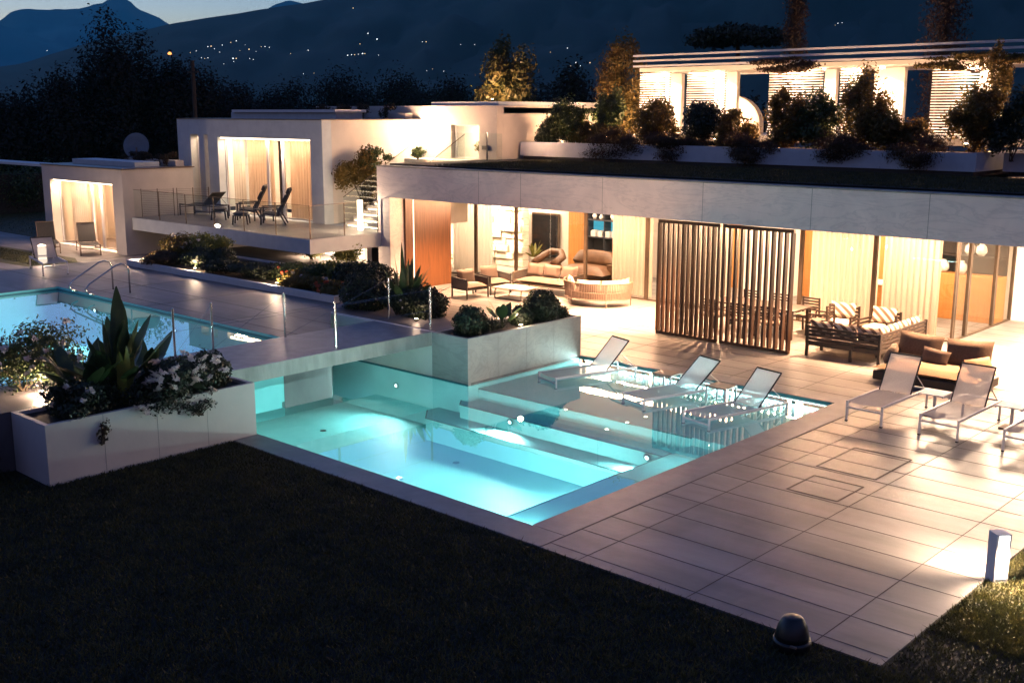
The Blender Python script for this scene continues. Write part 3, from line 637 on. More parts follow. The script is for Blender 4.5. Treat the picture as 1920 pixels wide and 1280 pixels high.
# ================================================================== GUEST WING with balcony
G = thing('guest_wing', 'two storey white wing with lit curtained doors and a floating balcony', 'house', (0, 0, 0))
YG = 23.5
b = MB(); wall_y(b, -39.4, -30.3, 1.86, 5.36, YG, YG+.4, [(-38.48, -37.93, 1.9, 4.79), (-37.56, -37.28, 1.9, 4.79), (-36.61, -30.97, 1.87, 4.71)])
b.box(-39.4, -39.0, YG+.402, 28, 1.86, 5.36); b.build('front_wall', 'blue_white_slab', G)
MB().box(-30.7, -30.3, YG+.402, 28.0, 1.0, 5.358).build('side_wall', 'plaster', G)
MB().box(-38.99, -30.71, YG+.41, 28.0, 5.1, 5.30).build('roof', 'soffit', G)
MB().box(-39.4, -30.28, YG-.03, 28.05, 5.362, 5.39).build('roof_edge', 'bronze', G)
b = MB(); b.box(-38.99, -30.71, 26.4, 26.6, 1.86, 5.1); b.build('rear_wall', 'plaster', G)
for a, c in ((-36.6, -33.9), (-33.88, -33.0), (-32.98, -30.98)): window(a, c, YG+.33, 1.89, 4.7, G, 'white_metal')
for a, c in ((-38.47, -37.94), (-37.55, -37.29)): window(a, c, YG+.33, 1.92, 4.78, G, 'white_metal', .02)
b = MB(); b.box(-36.55, -31.0, YG+.08, YG+.14, 4.655, 4.70); b.build('lintel_light', 'lamp_strip', G)
lamp('AREA', 'lintel_beam', (-33.8, YG+.25, 4.62), 22, WARMW, 5.3, (0, .05, -1), G, size_y=.12)
for x, p in ((-35.6, 14), (-32.9, 14)): lamp('SPOT', 'door_beam', (x, YG+.2, 4.6), p*5, WARMW, .04, (0, .0, -1), G, spot=R(75), blend=1)
lamp('AREA', 'room_light', (-34, 25.2, 5.0), 45, WARM, 5, (0, 0, -1), G, size_y=1.5)
lamp('AREA', 'room_light', (-38, 24.6, 5.0), 60, WARMW, 1, (0, 0, -1), G, size_y=1)
# balcony slab
MB().poly([(-37.43, 20.28), (-26.9, 20.28), (-26.9, YG+2.0), (-37.43, YG+2)], 1.42, 1.86).build('balcony', 'blue_white_slab', G)
MB().poly([(-37.38, 20.33), (-26.95, 20.33), (-26.95, YG-.01), (-37.38, YG-.01)], 1.861, 1.868).build('balcony_floor', 'paving', G)
def glass_rail(pts, z0, parent, h=1.0):
    for (x0, y0), (x1, y1) in zip(pts, pts[1:]):
        d = Vector((x1-x0, y1-y0, 0)); u = d.normalized(); n_ = Vector((-u.y, u.x, 0))*.006; b = MB(); a = Vector((x0, y0, z0))+u*.01; c = Vector((x1, y1, z0))-u*.01
        k = [a-n_, c-n_, c+n_, a+n_]; b.v = [tuple(q) for q in k]+[tuple(q+Vector((0, 0, h))) for q in k]
        b.f = [(3, 2, 1, 0), (4, 5, 6, 7), (0, 1, 5, 4), (1, 2, 6, 5), (2, 3, 7, 6), (3, 0, 4, 7)]; g = b.build('railing_panel', 'rail_glass', parent)
        MB().box(x1-.012, x1+.012, y1-.012, y1+.012, z0, z0+h).build('clamp', 'bronze', g)
        MB().bar((x0, y0, z0+h+.004), (x1, y1, z0+h+.004), .012).build('rail_cap', 'bronze', g)
glass_rail([(-37.4+i*1.733, 20.38) for i in range(7)], 1.868, G)
glass_rail([(-27.0, 20.38), (-27.0, 21.7), (-27.0, 23.05)], 1.868, G)
# lower storey wall under the balcony, with bright garden window
b = MB(); b.box(-37.4, -27.5, 23.0, 23.2, .4, 1.418); b.build('lower_wall', 'plaster', G)
lamp('AREA', 'underlight', (-28.6, 22.2, 1.38), 30, WARMW, 2.4, (0, .3, -1), G, size_y=.6)
MB().box(-29.6, -27.6, 22.93, 22.99, 0.96, 1.4).build('garden_window', 'lamp_soft', G)
# stairs beside the wing up to the roof level
b = MB()
for i in range(13): b.box(-29.2, -27.35, 23.55+i*.3, 23.55+(i+1)*.3+.02, 1.87+.0*i, 1.87+(i+1)*.163)
b.build('staircase', 'plaster', G)
b = MB()
for i in range(12): b.box(-29.1, -27.45, 23.538+i*.3, 23.546+i*.3, 1.87+(i)*.163+.03, 1.87+(i)*.163+.06)
b.build('step_lights', 'lamp_strip', G)
def slope_rail(x, parent):
    b = MB(); y0, y1, z0, z1 = 23.5, 27.3, 1.95, 4.0; b.v = [(x-.006, y0, z0), (x+.006, y0, z0), (x+.006, y1, z1), (x-.006, y1, z1)]+[(x-.006, y0, z0+.9), (x+.006, y0, z0+.9), (x+.006, y1, z1+.9), (x-.006, y1, z1+.9)]
    b.f = [(3, 2, 1, 0), (4, 5, 6, 7), (0, 1, 5, 4), (1, 2, 6, 5), (2, 3, 7, 6), (3, 0, 4, 7)]; g = b.build('stair_glass', 'rail_glass', parent)
    MB().bar((x, y0, z0+.9), (x, y1, z1+.9), .02).build('stair_handrail', 'bronze', g)
slope_rail(-29.25, G); slope_rail(-27.3, G)
MB().box(-27.95, -27.80, 23.0, 23.12, 1.87, 2.85).build('light_post', 'lamp_soft', G)
lamp('POINT', 'post_glow', (-27.88, 22.75, 2.6), 34, WARMW, .015, parent=G)
lamp('POINT', 'stair_glow', (-28.6, 26.6, 4.9), 45, WARM, .02, parent=G)
# skylight box & roof strip
b = MB(); b.box(-37.9, -31.4, 25.0, 26.2, 5.39, 5.62); b.build('skylight', 'blue_white_slab', G)
MB().box(-37.7, -31.3, 24.9, 26.3, 5.62, 5.72).build('skylight_lid', 'white_paint', G)

# ================================================================== REAR BLOCK
K = thing('rear_block', 'pink lit stone block with a glowing glass doorway above the roof lawn', 'house', (0, 0, 0))
b = MB(); wall_y(b, -36.5, -26.5, 3.9, 5.86, 28.06, 28.4, [(-28.75, -27.35, 4.03, 5.2)]); b.box(-26.85, -26.5, 28.402, 38, 3.9, 5.86); b.build('wall', 'plaster', K)
MB().box(-36.5, -26.5, 28.41, 38, 5.6, 5.8).build('roof', 'plaster', K)
MB().box(-29.9, -26.55, 28.2, 36, 5.862, 6.0).build('parapet', 'blue_white_slab', K)
window(-28.74, -27.36, 28.3, 4.04, 5.19, K, 'white_metal', .04)
MB().box(-34.0, -26.9, 30.5, 30.6, 3.9, 5.58).build('rear_wall', 'white_wall', K)
lamp('AREA', 'room_light', (-28.8, 29.5, 5.5), 60, WARMW, 2, (0, 0, -1), K, size_y=1)
MB().box(-36, -26.52, 25.6 if False else 27.2, 28.05, 3.86, 3.99).build('landing', 'white_wall', K)
b = MB(); b.lathe([(.03, 0), (.05, .04), (.05, .12), (.02, .14)]); 
wl = tag(MB().box(-29.85, -29.65, 27.96, 28.05, 4.85, 5.12).build('wall_lamp', 'lamp_warm'), 'blazing wall lamp left of the glass doorway, above the stairs', 'lamp')
lamp('POINT', 'wall_lamp_glow', (-29.75, 27.75, 5.0), 60, WARMW, .1)
lamp('SPOT', 'wall_lamp_side', (-26.2, 27.7, 6.3), 0.0, WARM, .07, (0, 1, -.3), None, spot=R(100)) if False else None
lamp('POINT', 'planter_uplight', (-25.2, 28.3, 5.0), 12, WARM, .02, parent=K)
g = thing('roof_glass_rail', 'clear glass guard with thin steel post in front of the glowing doorway', 'railing', (-29.4, 27.15, 3.99))
MB().box(0, 1.6, -.006, .006, 0, .95).build('panel', 'rail_glass', g); MB().box(1.62, 4.0, -.006, .006, 0, .95).build('panel', 'rail_glass', g); MB().box(3.3, 3.34, -.03, .01, 0, .98).build('post', 'steel', g)
t = thing('floor_box', 'small dark box on the wall right of the glowing doorway', 'box', (-27.0, 28.05, 4.35)); MB().box(-.14, .14, -.09, .0, 0, .16).build('body', 'concrete', t, bevel=.01); MB().box(-.10, .10, -.10, -.091, .03, .13).build('cover', 'black_frame', t)

# ================================================================== POOL HOUSE on the left
P_ = thing('pool_house', 'low pink lit pool house at the far left with tall glass doors', 'house', (0, 0, 0))
YP = 20.0; XR = -37.45
b = MB(); wall_y(b, -43.8, XR, .45, 3.58, YP, YP+.45, [(-43.15, -38.2, .53, 3.04)]); b.build('front_wall', 'plaster', P_)
b = MB(); b.box(XR-.4, XR, YP+.452, 22.9, .45, 3.58); b.box(-43.8, -43.4, YP+.452, 22.9, .45, 3.58); b.box(-43.39, XR-.41, 22.4, 22.88, .45, 3.4); b.build('side_wall', 'plaster', P_)
MB().box(-43.75, XR-.05, YP+.46, 22.87, 3.38, 3.55).build('roof', 'soffit', P_)
MB().box(-43.85, XR+.04, YP-.04, 22.95, 3.582, 3.62).build('roof_edge', 'bronze', P_)
MB().box(-52.5, -43.9, YP+.3, YP+1.1, 3.46, 3.56).build('canopy', 'blue_white_slab', P_)
MB().box(-43.2, -38.3, 21.0, 22.0, 3.62, 3.80).build('skylight', 'blue_white_slab', P_)
for a, c in ((-43.14, -40.5), (-40.48, -39.8), (-39.78, -38.22)): window(a, c, YP+.38, .54, 3.03, P_, 'white_metal')
lamp('AREA', 'room_light', (-40.6, 21.4, 3.3), 60, WARM, 4.2, (0, 0, -1), P_, size_y=1.2)
MB().box(-43.1, -38.25, YP+.1, YP+.16, 2.99, 3.03).build('lintel_light', 'lamp_strip', P_)
lamp('AREA', 'lintel_beam', (-40.7, YP+.25, 2.97), 28, WARMW, 4.6, (0, 0, -1), P_, size_y=.1)
for x in (-42.2, -39.9): lamp('SPOT', 'door_beam', (x, YP+.2, 2.9), 95, WARMW, .04, (0, 0, -1), P_, spot=R(75), blend=1)
# wire mesh screens at the corner
t = thing('mesh_screen', 'fine wire mesh screens standing at the left end of the balcony', 'screen', (-37.25, 20.6, 1.87))
for k, (a, c) in enumerate((((0, 0), (.35, 1.1)), ((.42, 1.2), (.8, 2.3)))):
    b = MB()
    for i in range(15): b.bar((a[0], a[1], .05+i*.066), (c[0], c[1], .05+i*.066), .008)
    for i in range(3): f_ = i/2; b.bar((a[0]+(c[0]-a[0])*f_, a[1]+(c[1]-a[1])*f_, 0), (a[0]+(c[0]-a[0])*f_, a[1]+(c[1]-a[1])*f_, 1.02), .02)
    b.build('mesh_panel', 'bronze', t)

# ================================================================== ROOF PAVILION
V = thing('roof_pavilion', 'glowing roof pavilion with white louvre fascia and slatted screens', 'pavilion', (0, 0, 0))
b = MB()
for i, z in enumerate((7.20, 7.38, 7.56)): b.box(-24.1, -4, 32.55-.12*(2-i)*0, 32.8, z, z+.06)
b.build('fascia_blades', 'blue_white_slab', V)
MB().box(-24.0, -4, 32.82, 37.5, 7.05, 7.18).build('roof', 'white_wall', V)
MB().box(-24.1, -4, 32.6, 37.6, 4.7, 4.9).build('floor', 'paving', V)
def screen(x0, x1, y, z0=4.92, z1=7.02, n=26):
    b = MB(); h = (z1-z0)/n
    for i in range(n): b.box(x0, x1, y, y+.05, z0+i*h, z0+i*h+h*.5)
    s_ = b.build('slat_screen', 'white_paint', V); lamp('AREA', 'screen_wash', ((x0+x1)/2, 32.86, 7.03), 9, WARM, (x1-x0)*.7, (0, .12, -1), V, size_y=.05)
    lamp('SPOT', 'screen_spot', ((x0+x1)/2+.1, 32.9, 7.0), 60, WARMW, .03, (0, .05, -1), V, spot=R(50), blend=.6); f = MB()
    for x in (x0+.1, (x0+x1)/2, x1-.1): f.box(x-.02, x+.02, y+.052, y+.09, z0, z1)
    f.build('screen_frame', 'bronze', s_)
for a, c in ((-24.1, -22.75), (-22.1, -20.5), (-18.9, -17.0), (-16.4, -15.6), (-13.5, -11.6), (-9.5, -7.5)): screen(a, c, 33.0)
for a, c in ((-23.9, -23.2), (-21.8, -20.9), (-17.6, -17.2), (-15.9, -14.9), (-12.6, -11.9), (-11.2, -9.8)):
    MB().box(a, c, 34.3, 34.5, 4.9, 7.03).build('pier', 'white_wall', V)
    lamp('SPOT', 'pier_light', ((a+c)/2, 33.75, 6.95), 70, WARMW, .05, (0, .22, -1), V, spot=R(110))
    MB().lathe([(.02, 6.98), (.07, 6.98), (.07, 7.04)], ((a+c)/2, 33.75, 0), 12).build('spotlight', 'lamp_warm', V)
    lamp('POINT', 'screen_glow', ((a+c)/2, 33.45, 6.2), 12, WARM, .1, parent=V)
b = MB(); n_ = 20
arc = [(-23.4, 4.9)]+[(-22.3+1.25*math.cos(math.pi*(1-i/n_)), 5.2+1.05*math.sin(math.pi*(1-i/n_))) for i in range(n_+1)]+[(-21.05, 4.9)]
k = len(b.v); b.v = [(x, 36.2, z) for x, z in arc]+[(x, 36.5, z) for x, z in arc]; q = len(arc); b.f = [tuple(range(q)), tuple(range(2*q-1, q-1, -1))]+[(i, i+q, (i+1) % q+q, (i+1) % q) for i in range(q)]
b.build('arched_oven_wall', 'plaster', V); lamp('SPOT', 'oven_light', (-22.3, 35.0, 5.2), 130, WARM, .05, (0, 1, .35), V, spot=R(110))
# ================================================================== CURTAINS AND ROOM THINGS
curtain(-28.4, -26.4, 27.75, .03, 2.93, 'curtain_white', 'white curtain behind the glass just right of the rough stone wall')
curtain(-21.2, -19.6, 27.75, .03, 2.93, 'curtain', 'cream curtain behind the curved rope sofa, left of the wooden slat screen')
curtain(-19.5, -16.95, 27.8, .03, 2.93, 'curtain_white', 'bright white curtain beside the left edge of the wooden slat screen')
curtain(-14.35, -12.4, 27.75, .03, 2.93, 'curtain', 'pale curtain behind the dining corner, left one of the right pair')
curtain(-12.3, -10.75, 27.8, .03, 2.93, 'curtain', 'pale curtain next to the corner glass door, right one of the right pair', .05)
curtain(-36.5, -35.7, 24.05, 1.9, 4.62, 'curtain_white', 'white bunched curtain at the left of the big balcony door')
curtain(-35.6, -33.95, 24.1, 1.9, 4.62, 'curtain', 'long beige curtain in the middle of the balcony door')
curtain(-32.95, -31.0, 24.05, 1.9, 4.62, 'curtain', 'long beige curtain in the right bay of the balcony door')
curtain(-38.45, -37.95, 24.1, 1.95, 4.75, 'curtain_white', 'bright curtain in the wider slit window of the wing', .02)
curtain(-37.55, -37.3, 24.1, 1.95, 4.75, 'curtain_white', 'bright curtain in the narrow slit window of the wing', .02)
curtain(-43.0, -41.7, 20.75, .55, 2.95, 'curtain_white', 'white curtain at the left door of the pool house')
curtain(-41.6, -40.6, 20.8, .55, 2.95, 'curtain', 'brownish curtain in the middle of the pool house door')
tag(MB().box(-33.92, -33.66, 24.3, 24.34, 1.9, 4.6).build('door_panel', 'black_frame'), 'dark gap panel between the two balcony curtains', 'panel')
# slatted wooden screens, two folding leaves
def louvre(x0, x1, n, label):
    t = thing('slat_screen', label, 'screen', (x0, 23.26, 0), group='wooden slat screens'); w = x1-x0
    MB().box(0, w, -.045, .045, .02, .10).build('bottom_rail', 'wood', t); MB().box(0, w, -.045, .045, 2.89, 2.97).build('top_rail', 'wood', t)
    for i in range(n):
        x = .03+(w-.062)*i/(n-1); T = Matrix.Translation((x, 0, 0)) @ Matrix.Rotation(R(random.Random(i*7+int(x0*10)).uniform(-14, 14)), 4, 'Z'); MB().box(-.028, .028, -.058, .058, .101, 2.889, T).build('slat', 'wood', t)
louvre(-16.27, -14.45, 13, 'left leaf of the tall wooden slat screens in front of the dining area')
louvre(-14.36, -12.46, 12, 'right leaf of the tall wooden slat screens, beside the black slatted bench')
# stone feature wall with plant, fireplace panel, shelf
t = thing('stone_wall_feature', 'rough white lit stone wall seen through the far left glass', 'wall', (-29.9, 30.2, 0))
b = MB(); rs = random.Random(5)
for r_ in range(9):
    x = 0
    while x < 2.7:
        w = rs.uniform(.35, .8); b.box(x, min(x+w, 2.75)-.02, rs.uniform(-.12, .0), .3, r_*.26, r_*.26+.25); x += w
b.build('stones', 'rough_stone', t, bevel=.02); lamp('SPOT', 'wall_wash', (1.2, -1.0, 2.9), 420, WARMW, .06, (0, .75, -1), t, spot=R(110))
t = thing('room_shrub', 'yellow green shrub at the foot of the rough white stone wall', 'shrub', (-28.6, 28.4, 0)); crown('foliage', 'leaf_bright', 1400, .09, clumps_in(0, 0, .5, .6, .4, .55, 7, .5, 3), t, 3)
b = MB(); b.tube([(0, 0, 0), (.02, 0, .5)], .03); b.build('stem', 'bark', t)
t = thing('fireplace', 'dark glass fireplace panel in the pink wall of the left room', 'fireplace', (-27.8, 31.42, 0)); MB().box(0, 1.35, -.06, 0, .25, 1.95).build('surround', 'bronze', t); MB().box(.06, 1.29, -.07, -.061, .32, 1.88).build('glass', 'dark_screen', t)
t = thing('potted_plant', 'leafy plant in front of the dark fireplace panel', 'plant', (-27.1, 30.7, 0)); b = MB(); straps(b, 16, .7, .12, 1.0, random.Random(3), (0, 0, .35)); b.build('leaves', 'leaf_bright', t); MB().lathe([(.13, 0), (.17, .35), (.14, .36)]).build('pot', 'ceramic', t)
t = thing('bookshelf', 'dark open shelf with a blue lit compartment row behind the curved sofa', 'shelf', (-24.45, 30.9, 0))
b = MB(); b.box(0, 2.3, 0, .04, .25, 2.75); 
for z in (.25, .85, 1.35, 1.95, 2.4, 2.75): b.box(0, 2.3, -.4, 0, z-.03, z+.012)
for x in (0, .78, 1.54, 2.28): b.box(x-.015, x+.015, -.4, -.001, .262, 2.72)
b.build('frame', 'shelf_back', t); MB().box(.02, 2.26, -.02, -.003, 1.39, 1.9).build('blue_panel', 'shelf_glow', t)
rs = random.Random(8)
for i in range(7):
    x = -24.3+i*.31; b = MB(); 
    for j in range(4): b.box(j*.05, j*.05+.045, -.12, .12, 0, .17+.05*rs.random())
    tag(b.build('book_stack', 'ceramic'), ['row of pale books', 'short row of white books', 'white book group', 'pale book group', 'tight row of cream books', 'loose row of cream books', 'last row of pale books'][i]+' on the blue lit shelf, %s from the left' % ['first', 'second', 'third', 'fourth', 'fifth', 'sixth', 'seventh'][i], 'books', 'books on the shelf').location = (x, 30.68, 1.365)
for i, (x, z, h) in enumerate(((-24.2, 1.963, .3), (-23.9, 1.963, .22), (-23.4, 1.963, .34), (-22.8, 1.963, .2))):
    o = MB().lathe([(.06, 0), (.09, h*.4), (.04, h*.8), (.05, h)], seg=14).build('vase', 'ceramic', smooth=True); o.location = (x, 30.65, z); tag(o, ['tallish white vase at the left end of the shelf above the blue row', 'small white vase second on the shelf above the blue row', 'tallest white vase on the shelf above the blue row', 'lowest white vase at the right of the shelf above the blue row'][i], 'vase', 'vases on the shelf')
t = thing('sail_ornament', 'small white sail boat ornament in front of the dark shelf', 'ornament', (-22.1, 29.6, .62)); b = MB(); b.v = [(-.25, 0, .1), (.05, 0, .1), (.03, 0, .75), (.1, 0, .1), (.3, 0, .1), (.08, 0, .6)]; b.f = [(0, 1, 2), (3, 4, 5)]; o = b.build('sails', 'ceramic', t); so = o.modifiers.new('s', 'SOLIDIFY'); so.thickness = .02
MB().box(-.3, .3, -.06, .06, 0, .09).build('hull', 'ceramic', t, bevel=.03)
tag(MB().box(-22.6, -21.6, 29.3, 29.9, 0, .61).build('sideboard', 'leather', bevel=.02), 'low brown sideboard under the white sail ornament', 'sideboard')
t = thing('room_sofa', 'rounded brown leather sofa inside the glass behind the curved rope sofa', 'sofa', (-23.3, 29.2, 0)); MB().cushion((0, 0, .3), (1.9, .9, .55)).build('seat', 'leather', t, smooth=True); MB().cushion((0, .42, .65), (1.9, .4, .75)).build('back', 'leather', t, smooth=True)
t = thing('room_armchair', 'brown tub armchair inside the glass, left of the rounded leather sofa', 'armchair', (-24.9, 29.0, 0)); MB().cushion((0, 0, .28), (.8, .8, .5)).build('seat', 'leather', t, smooth=True); MB().tube([(-.42, -.3, .5), (-.42, .25, .72), (-.2, .42, .85), (.2, .42, .85), (.42, .25, .72), (.42, -.3, .5)], .13, 10).build('back', 'leather', t, smooth=True)
# cabinet with vases in the corner room
t = thing('wooden_cabinet', 'orange wooden cabinet with dark niches in the corner room', 'cabinet', (-12.2, 31.0, 0)); MB().box(0, 1.9, -.4, .3, 0, 1.25).build('base', 'wood_light', t); b = MB(); b.box(0, 1.9, .2, .3, 1.252, 2.9); 
for z in (1.75, 2.3): b.box(0, 1.9, -.25, .2, z, z+.03)
b.build('shelves', 'wood_dark', t)
for i, (x, z) in enumerate(((-11.9, 1.252), (-11.4, 1.252), (-10.9, 1.782), (-11.7, 2.332), (-11.2, 1.782))):
    o = MB().lathe([(.07, 0), (.15, .12), (.13, .26), (.06, .32), (.07, .36)], seg=16).build('vase', 'ceramic', smooth=True); o.location = (x, 30.9, z); tag(o, ['round white vase at the left of the cabinet top', 'round white vase right of it on the cabinet top', 'round white vase at the right of the cabinet middle shelf', 'round white vase alone on the cabinet upper shelf', 'round white vase in the centre of the cabinet middle shelf'][i], 'vase', 'vases in the cabinet')
t = thing('kitchen_island', 'pale kitchen island in the corner room behind the glass door', 'kitchen island', (-13.5, 29.6, 0)); MB().box(0, 1.5, 0, .7, 0, .9).build('base', 'wood_light', t); MB().box(-.03, 1.53, -.03, .73, .902, .94).build('worktop', 'white_paint', t)

# ================================================================== TERRACE FURNITURE
def armchair(name, label, x, y, rz):
    t = thing(name, label, 'armchair', (x, y, 0), rz, 'taupe lounge armchairs'); W_ = .82; D = .8   # faces +x
    for sy in (-1, 1):
        b = MB(); ys = sy*(W_/2)
        for px in (-D/2, D/2-.03): b.bar((px, ys, 0), (px, ys, .62), .035)
        b.bar((-D/2, ys, .62), (D/2, ys, .58), .035); b.bar((-D/2, ys, .28), (D/2, ys, .28), .03); f = b.build('arm_frame', 'black_frame', t)
        b = MB()
        for i in range(24): b.box(-D/2+.03+i*(D-.08)/24, -D/2+.052+i*(D-.08)/24, ys-.012, ys+.012, .285, .60)
        b.build('arm_weave', 'rope_dark', f)
    MB().cushion((.03, 0, .36), (D-.08, W_-.08, .2), puff=.2).build('seat_cushion', 'cushion_taupe', t, smooth=True)
    T = Matrix.Translation((-D/2+.18, 0, .62)) @ Matrix.Rotation(R(80), 4, 'Y'); MB().cushion((0, 0, 0), (.46, W_-.12, .2), T).build('back_cushion', 'cushion_taupe', t, smooth=True)
    b = MB(); b.bar((-D/2, -W_/2, .28), (-D/2, W_/2, .28), .03); b.bar((D/2-.03, -W_/2, .28), (D/2-.03, W_/2, .28), .03); b.bar((-D/2, -W_/2, .62), (-D/2, W_/2, .62), .03); b.build('base_frame', 'black_frame', t)
armchair('armchair', 'taupe armchair with dark woven arms, nearest the wood panel wall', -23.95, 24.15, R(-8))
armchair('armchair', 'taupe armchair with dark woven arms, behind the front one', -24.0, 25.25, R(-8))
t = thing('sofa', 'long three seat taupe sofa facing the low table', 'sofa', (-22.75, 26.45, 0), R(4)); w = 2.15; d = .85
MB().cushion((0, -.03, .36), (w-.06, d-.06, .2), puff=.15).build('seat_cushion', 'cushion_taupe', t, smooth=True)
for i in (-1, 0, 1): T = Matrix.Translation((i*.67, d/2-.2, .64)) @ Matrix.Rotation(R(76), 4, 'X'); MB().cushion((0, 0, 0), (.66, .46, .2), T).build('back_cushion', 'cushion_taupe', t, smooth=True)
b = MB(); 
for x in (-w/2, w/2):
    for y in (-d/2, d/2): b.bar((x, y, 0), (x, y, .6), .035)
    b.bar((x, -d/2, .6), (x, d/2, .62), .035)
b.bar((-w/2, d/2, .62), (w/2, d/2, .62), .035); b.bar((-w/2, -d/2, .26), (w/2, -d/2, .26), .035); b.bar((-w/2, d/2, .26), (w/2, d/2, .26), .035); b.build('frame', 'bronze', t)
for x in (-w/2, w/2):
    b = MB()
    for i in range(22): y = -d/2+.03+i*(d-.05)/22; b.box(x-.01, x+.01, y, y+.02, .28, .6)
    b.build('arm_weave', 'rope_dark', t)
t = thing('curved_sofa', 'curved rope backed sofa with pale cushions seen from behind', 'sofa', (-20.35, 26.0, 0), R(0))
RR = 1.05; a0, a1 = R(188), R(380)
b = MB(); pt = lambda a, r, z: (r*math.cos(a), r*math.sin(a)*.86, z)
N = 40; A = [a0+(a1-a0)*i/N for i in range(N+1)]
b.tube([pt(a, RR+.05, .70) for a in A], .02, 8); b.tube([pt(a, RR, .22) for a in A], .018, 8)
for a in (A[0], A[13], A[27], A[-1]): b.tube([pt(a, RR+.05, .7), pt(a, RR, .22), pt(a, RR, 0)], .016, 8)
b.build('frame', 'rope', t)
b = MB()
for i in range(64):
    a = a0+(a1-a0)*(i+.5)/64; b.bar(pt(a, RR+.05, .69), pt(a+.012, RR, .23), .028, .012, up=(math.cos(a), math.sin(a), 0))
b.build('rope_back', 'rope', t)
b = MB(); k = [pt(a, RR-.03, 0)[:2] for a in A]+[pt(a, .32, 0)[:2] for a in A[::-1]]; b.poly(k, .22, .42); b.build('seat_cushion', 'cushion_taupe', t, bevel=.04)
for a, s_, m_ in ((R(225), .7, 'cushion_pale'), (R(285), .75, 'cushion_pale'), (R(330), .6, 'cushion_pale'), (R(370), .55, 'cushion_pale')):
    T = Matrix.Translation((.82*RR*math.cos(a), .82*RR*math.sin(a)*.86, .60)) @ Matrix.Rotation(a-R(90), 4, 'Z') @ Matrix.Rotation(R(74), 4, 'X'); MB().cushion((0, 0, 0), (s_, .42, .17), T).build('pillow', m_, t, smooth=True)
t = thing('coffee_table', 'low rectangular table on a bent tube frame before the taupe sofa', 'table', (-22.7, 24.85, 0), R(6))
MB().box(-.62, .62, -.42, .42, .33, .36).build('table_top', 'table_top', t, bevel=.006)
b = MB()
for x in (-.5, .5): b.tube([(x, -.36, .33), (x, -.38, .05), (x, -.34, .015), (x, .34, .015), (x, .38, .05), (x, .36, .33)], .014, 8)
b.bar((-.5, -.3, .012), (.5, -.3, .012), .02); b.bar((-.5, .3, .012), (.5, .3, .012), .02); b.build('frame', 'bronze', t)
tag(MB().cushion((-22.5, 24.8, .375), (.3, .22, .03), puff=.1).build('tray', 'ceramic'), 'small pale tray on the low table', 'tray')
# dining set behind the slat screens
t = thing('dining_table', 'dark dining table behind the wooden slat screens', 'table', (-14.45, 25.3, 0)); MB().box(-1.25, 1.25, -.5, .5, .72, .76).build('table_top', 'wood_dark', t); 
for x in (-1.15, 1.15):
    for y in (-.42, .42): MB().bar((x, y, 0), (x, y, .72), .07).build('leg', 'wood_dark', t)
def dchair(label, x, y, rz, first=[None]):
    if first[0] is None:
        t = thing('dining_chair', label, 'chair', (x, y, 0), rz, 'dark dining chairs'); first[0] = t
        for sx in (-.24, .24):
            MB().bar((sx, -.24, 0), (sx, -.24, .46), .04).build('leg', 'wood_dark', t); MB().bar((sx, .3, 0), (sx, .24, .9), .04).build('leg', 'wood_dark', t)
        MB().box(-.26, .26, -.26, .24, .42, .45).build('seat', 'wood_dark', t); MB().cushion((0, 0, .48), (.48, .46, .07)).build('seat_cushion', 'cushion_taupe', t, smooth=True)
        b = MB()
        for i in range(5): b.box(-.24, .24, .235, .262, .55+i*.075, .59+i*.075)
        b.build('back_slats', 'wood_dark', t)
        
        for sx in (-.26, .26): MB().bar((sx, -.22, .66), (sx, .25, .66), .035).bar((sx, -.22, .46), (sx, -.22, .645), .035).build('armrest', 'wood_dark', t)
        return t
    return copy_tree(first[0], (x, y, 0), rz, label)
for i, (x, y, r_) in enumerate(((-15.35, 24.55, 180), (-14.5, 24.5, 178), (-13.65, 24.55, 183), (-15.3, 26.1, 0), (-14.4, 26.1, 3), (-13.55, 26.1, -3), (-12.85, 25.55, -84))):
    dchair(['front left dark dining chair behind the left slat screen', 'front middle dark dining chair behind the slat screens', 'front right dark dining chair behind the right slat screen', 'back left dark dining chair at the far side of the table', 'back middle dark dining chair at the far side of the table', 'back right dark dining chair at the far side of the table', 'dark slat backed chair at the table end, right of the slat screens'][i], x, y, R(r_))
# L shaped slatted bench
t = thing('corner_bench', 'black slatted corner bench with striped back cushions, seen from behind', 'bench', (-12.15, 23.55, 0)); Lx, Ly = 1.78, 2.55
b = MB()
for i in range(5): b.box(.0, Lx, -.015, .015, .30+i*.09, .365+i*.09)
b.build('back_slats', 'wood_dark', t)
b = MB()
for i in range(5): b.box(Lx-.015, Lx+.015, .03, Ly, .30+i*.09, .365+i*.09)
b.build('side_slats', 'wood_dark', t)
for x, y in ((0, 0), (Lx, 0), (Lx, Ly), (0, .75), (Lx-.75, Ly), (Lx*.62, 0)): MB().bar((x, y, 0), (x, y, .74 if (x, y) != (Lx*.62, 0) else .3), .06).build('leg', 'wood_dark', t)
b = MB(); b.box(.02, Lx-.02, .02, .78, .25, .31); b.box(Lx-.78, Lx-.02, .781, Ly-.02, .25, .31); b.build('seat_frame', 'wood_dark', t)
MB().cushion((Lx/2, .4, .38), (Lx-.06, .74, .15), puff=.1).build('seat_cushion', 'cushion_pale', t, smooth=True); MB().cushion((Lx-.4, 1.6, .38), (.74, Ly-.9, .15), puff=.1).build('seat_cushion', 'cushion_pale', t, smooth=True)
for i in range(3): T = Matrix.Translation((.3+i*.58, .13, .66)) @ Matrix.Rotation(R(100), 4, 'X'); MB().cushion((0, 0, 0), (.57, .4, .16), T).build('back_cushion', 'striped', t, smooth=True)
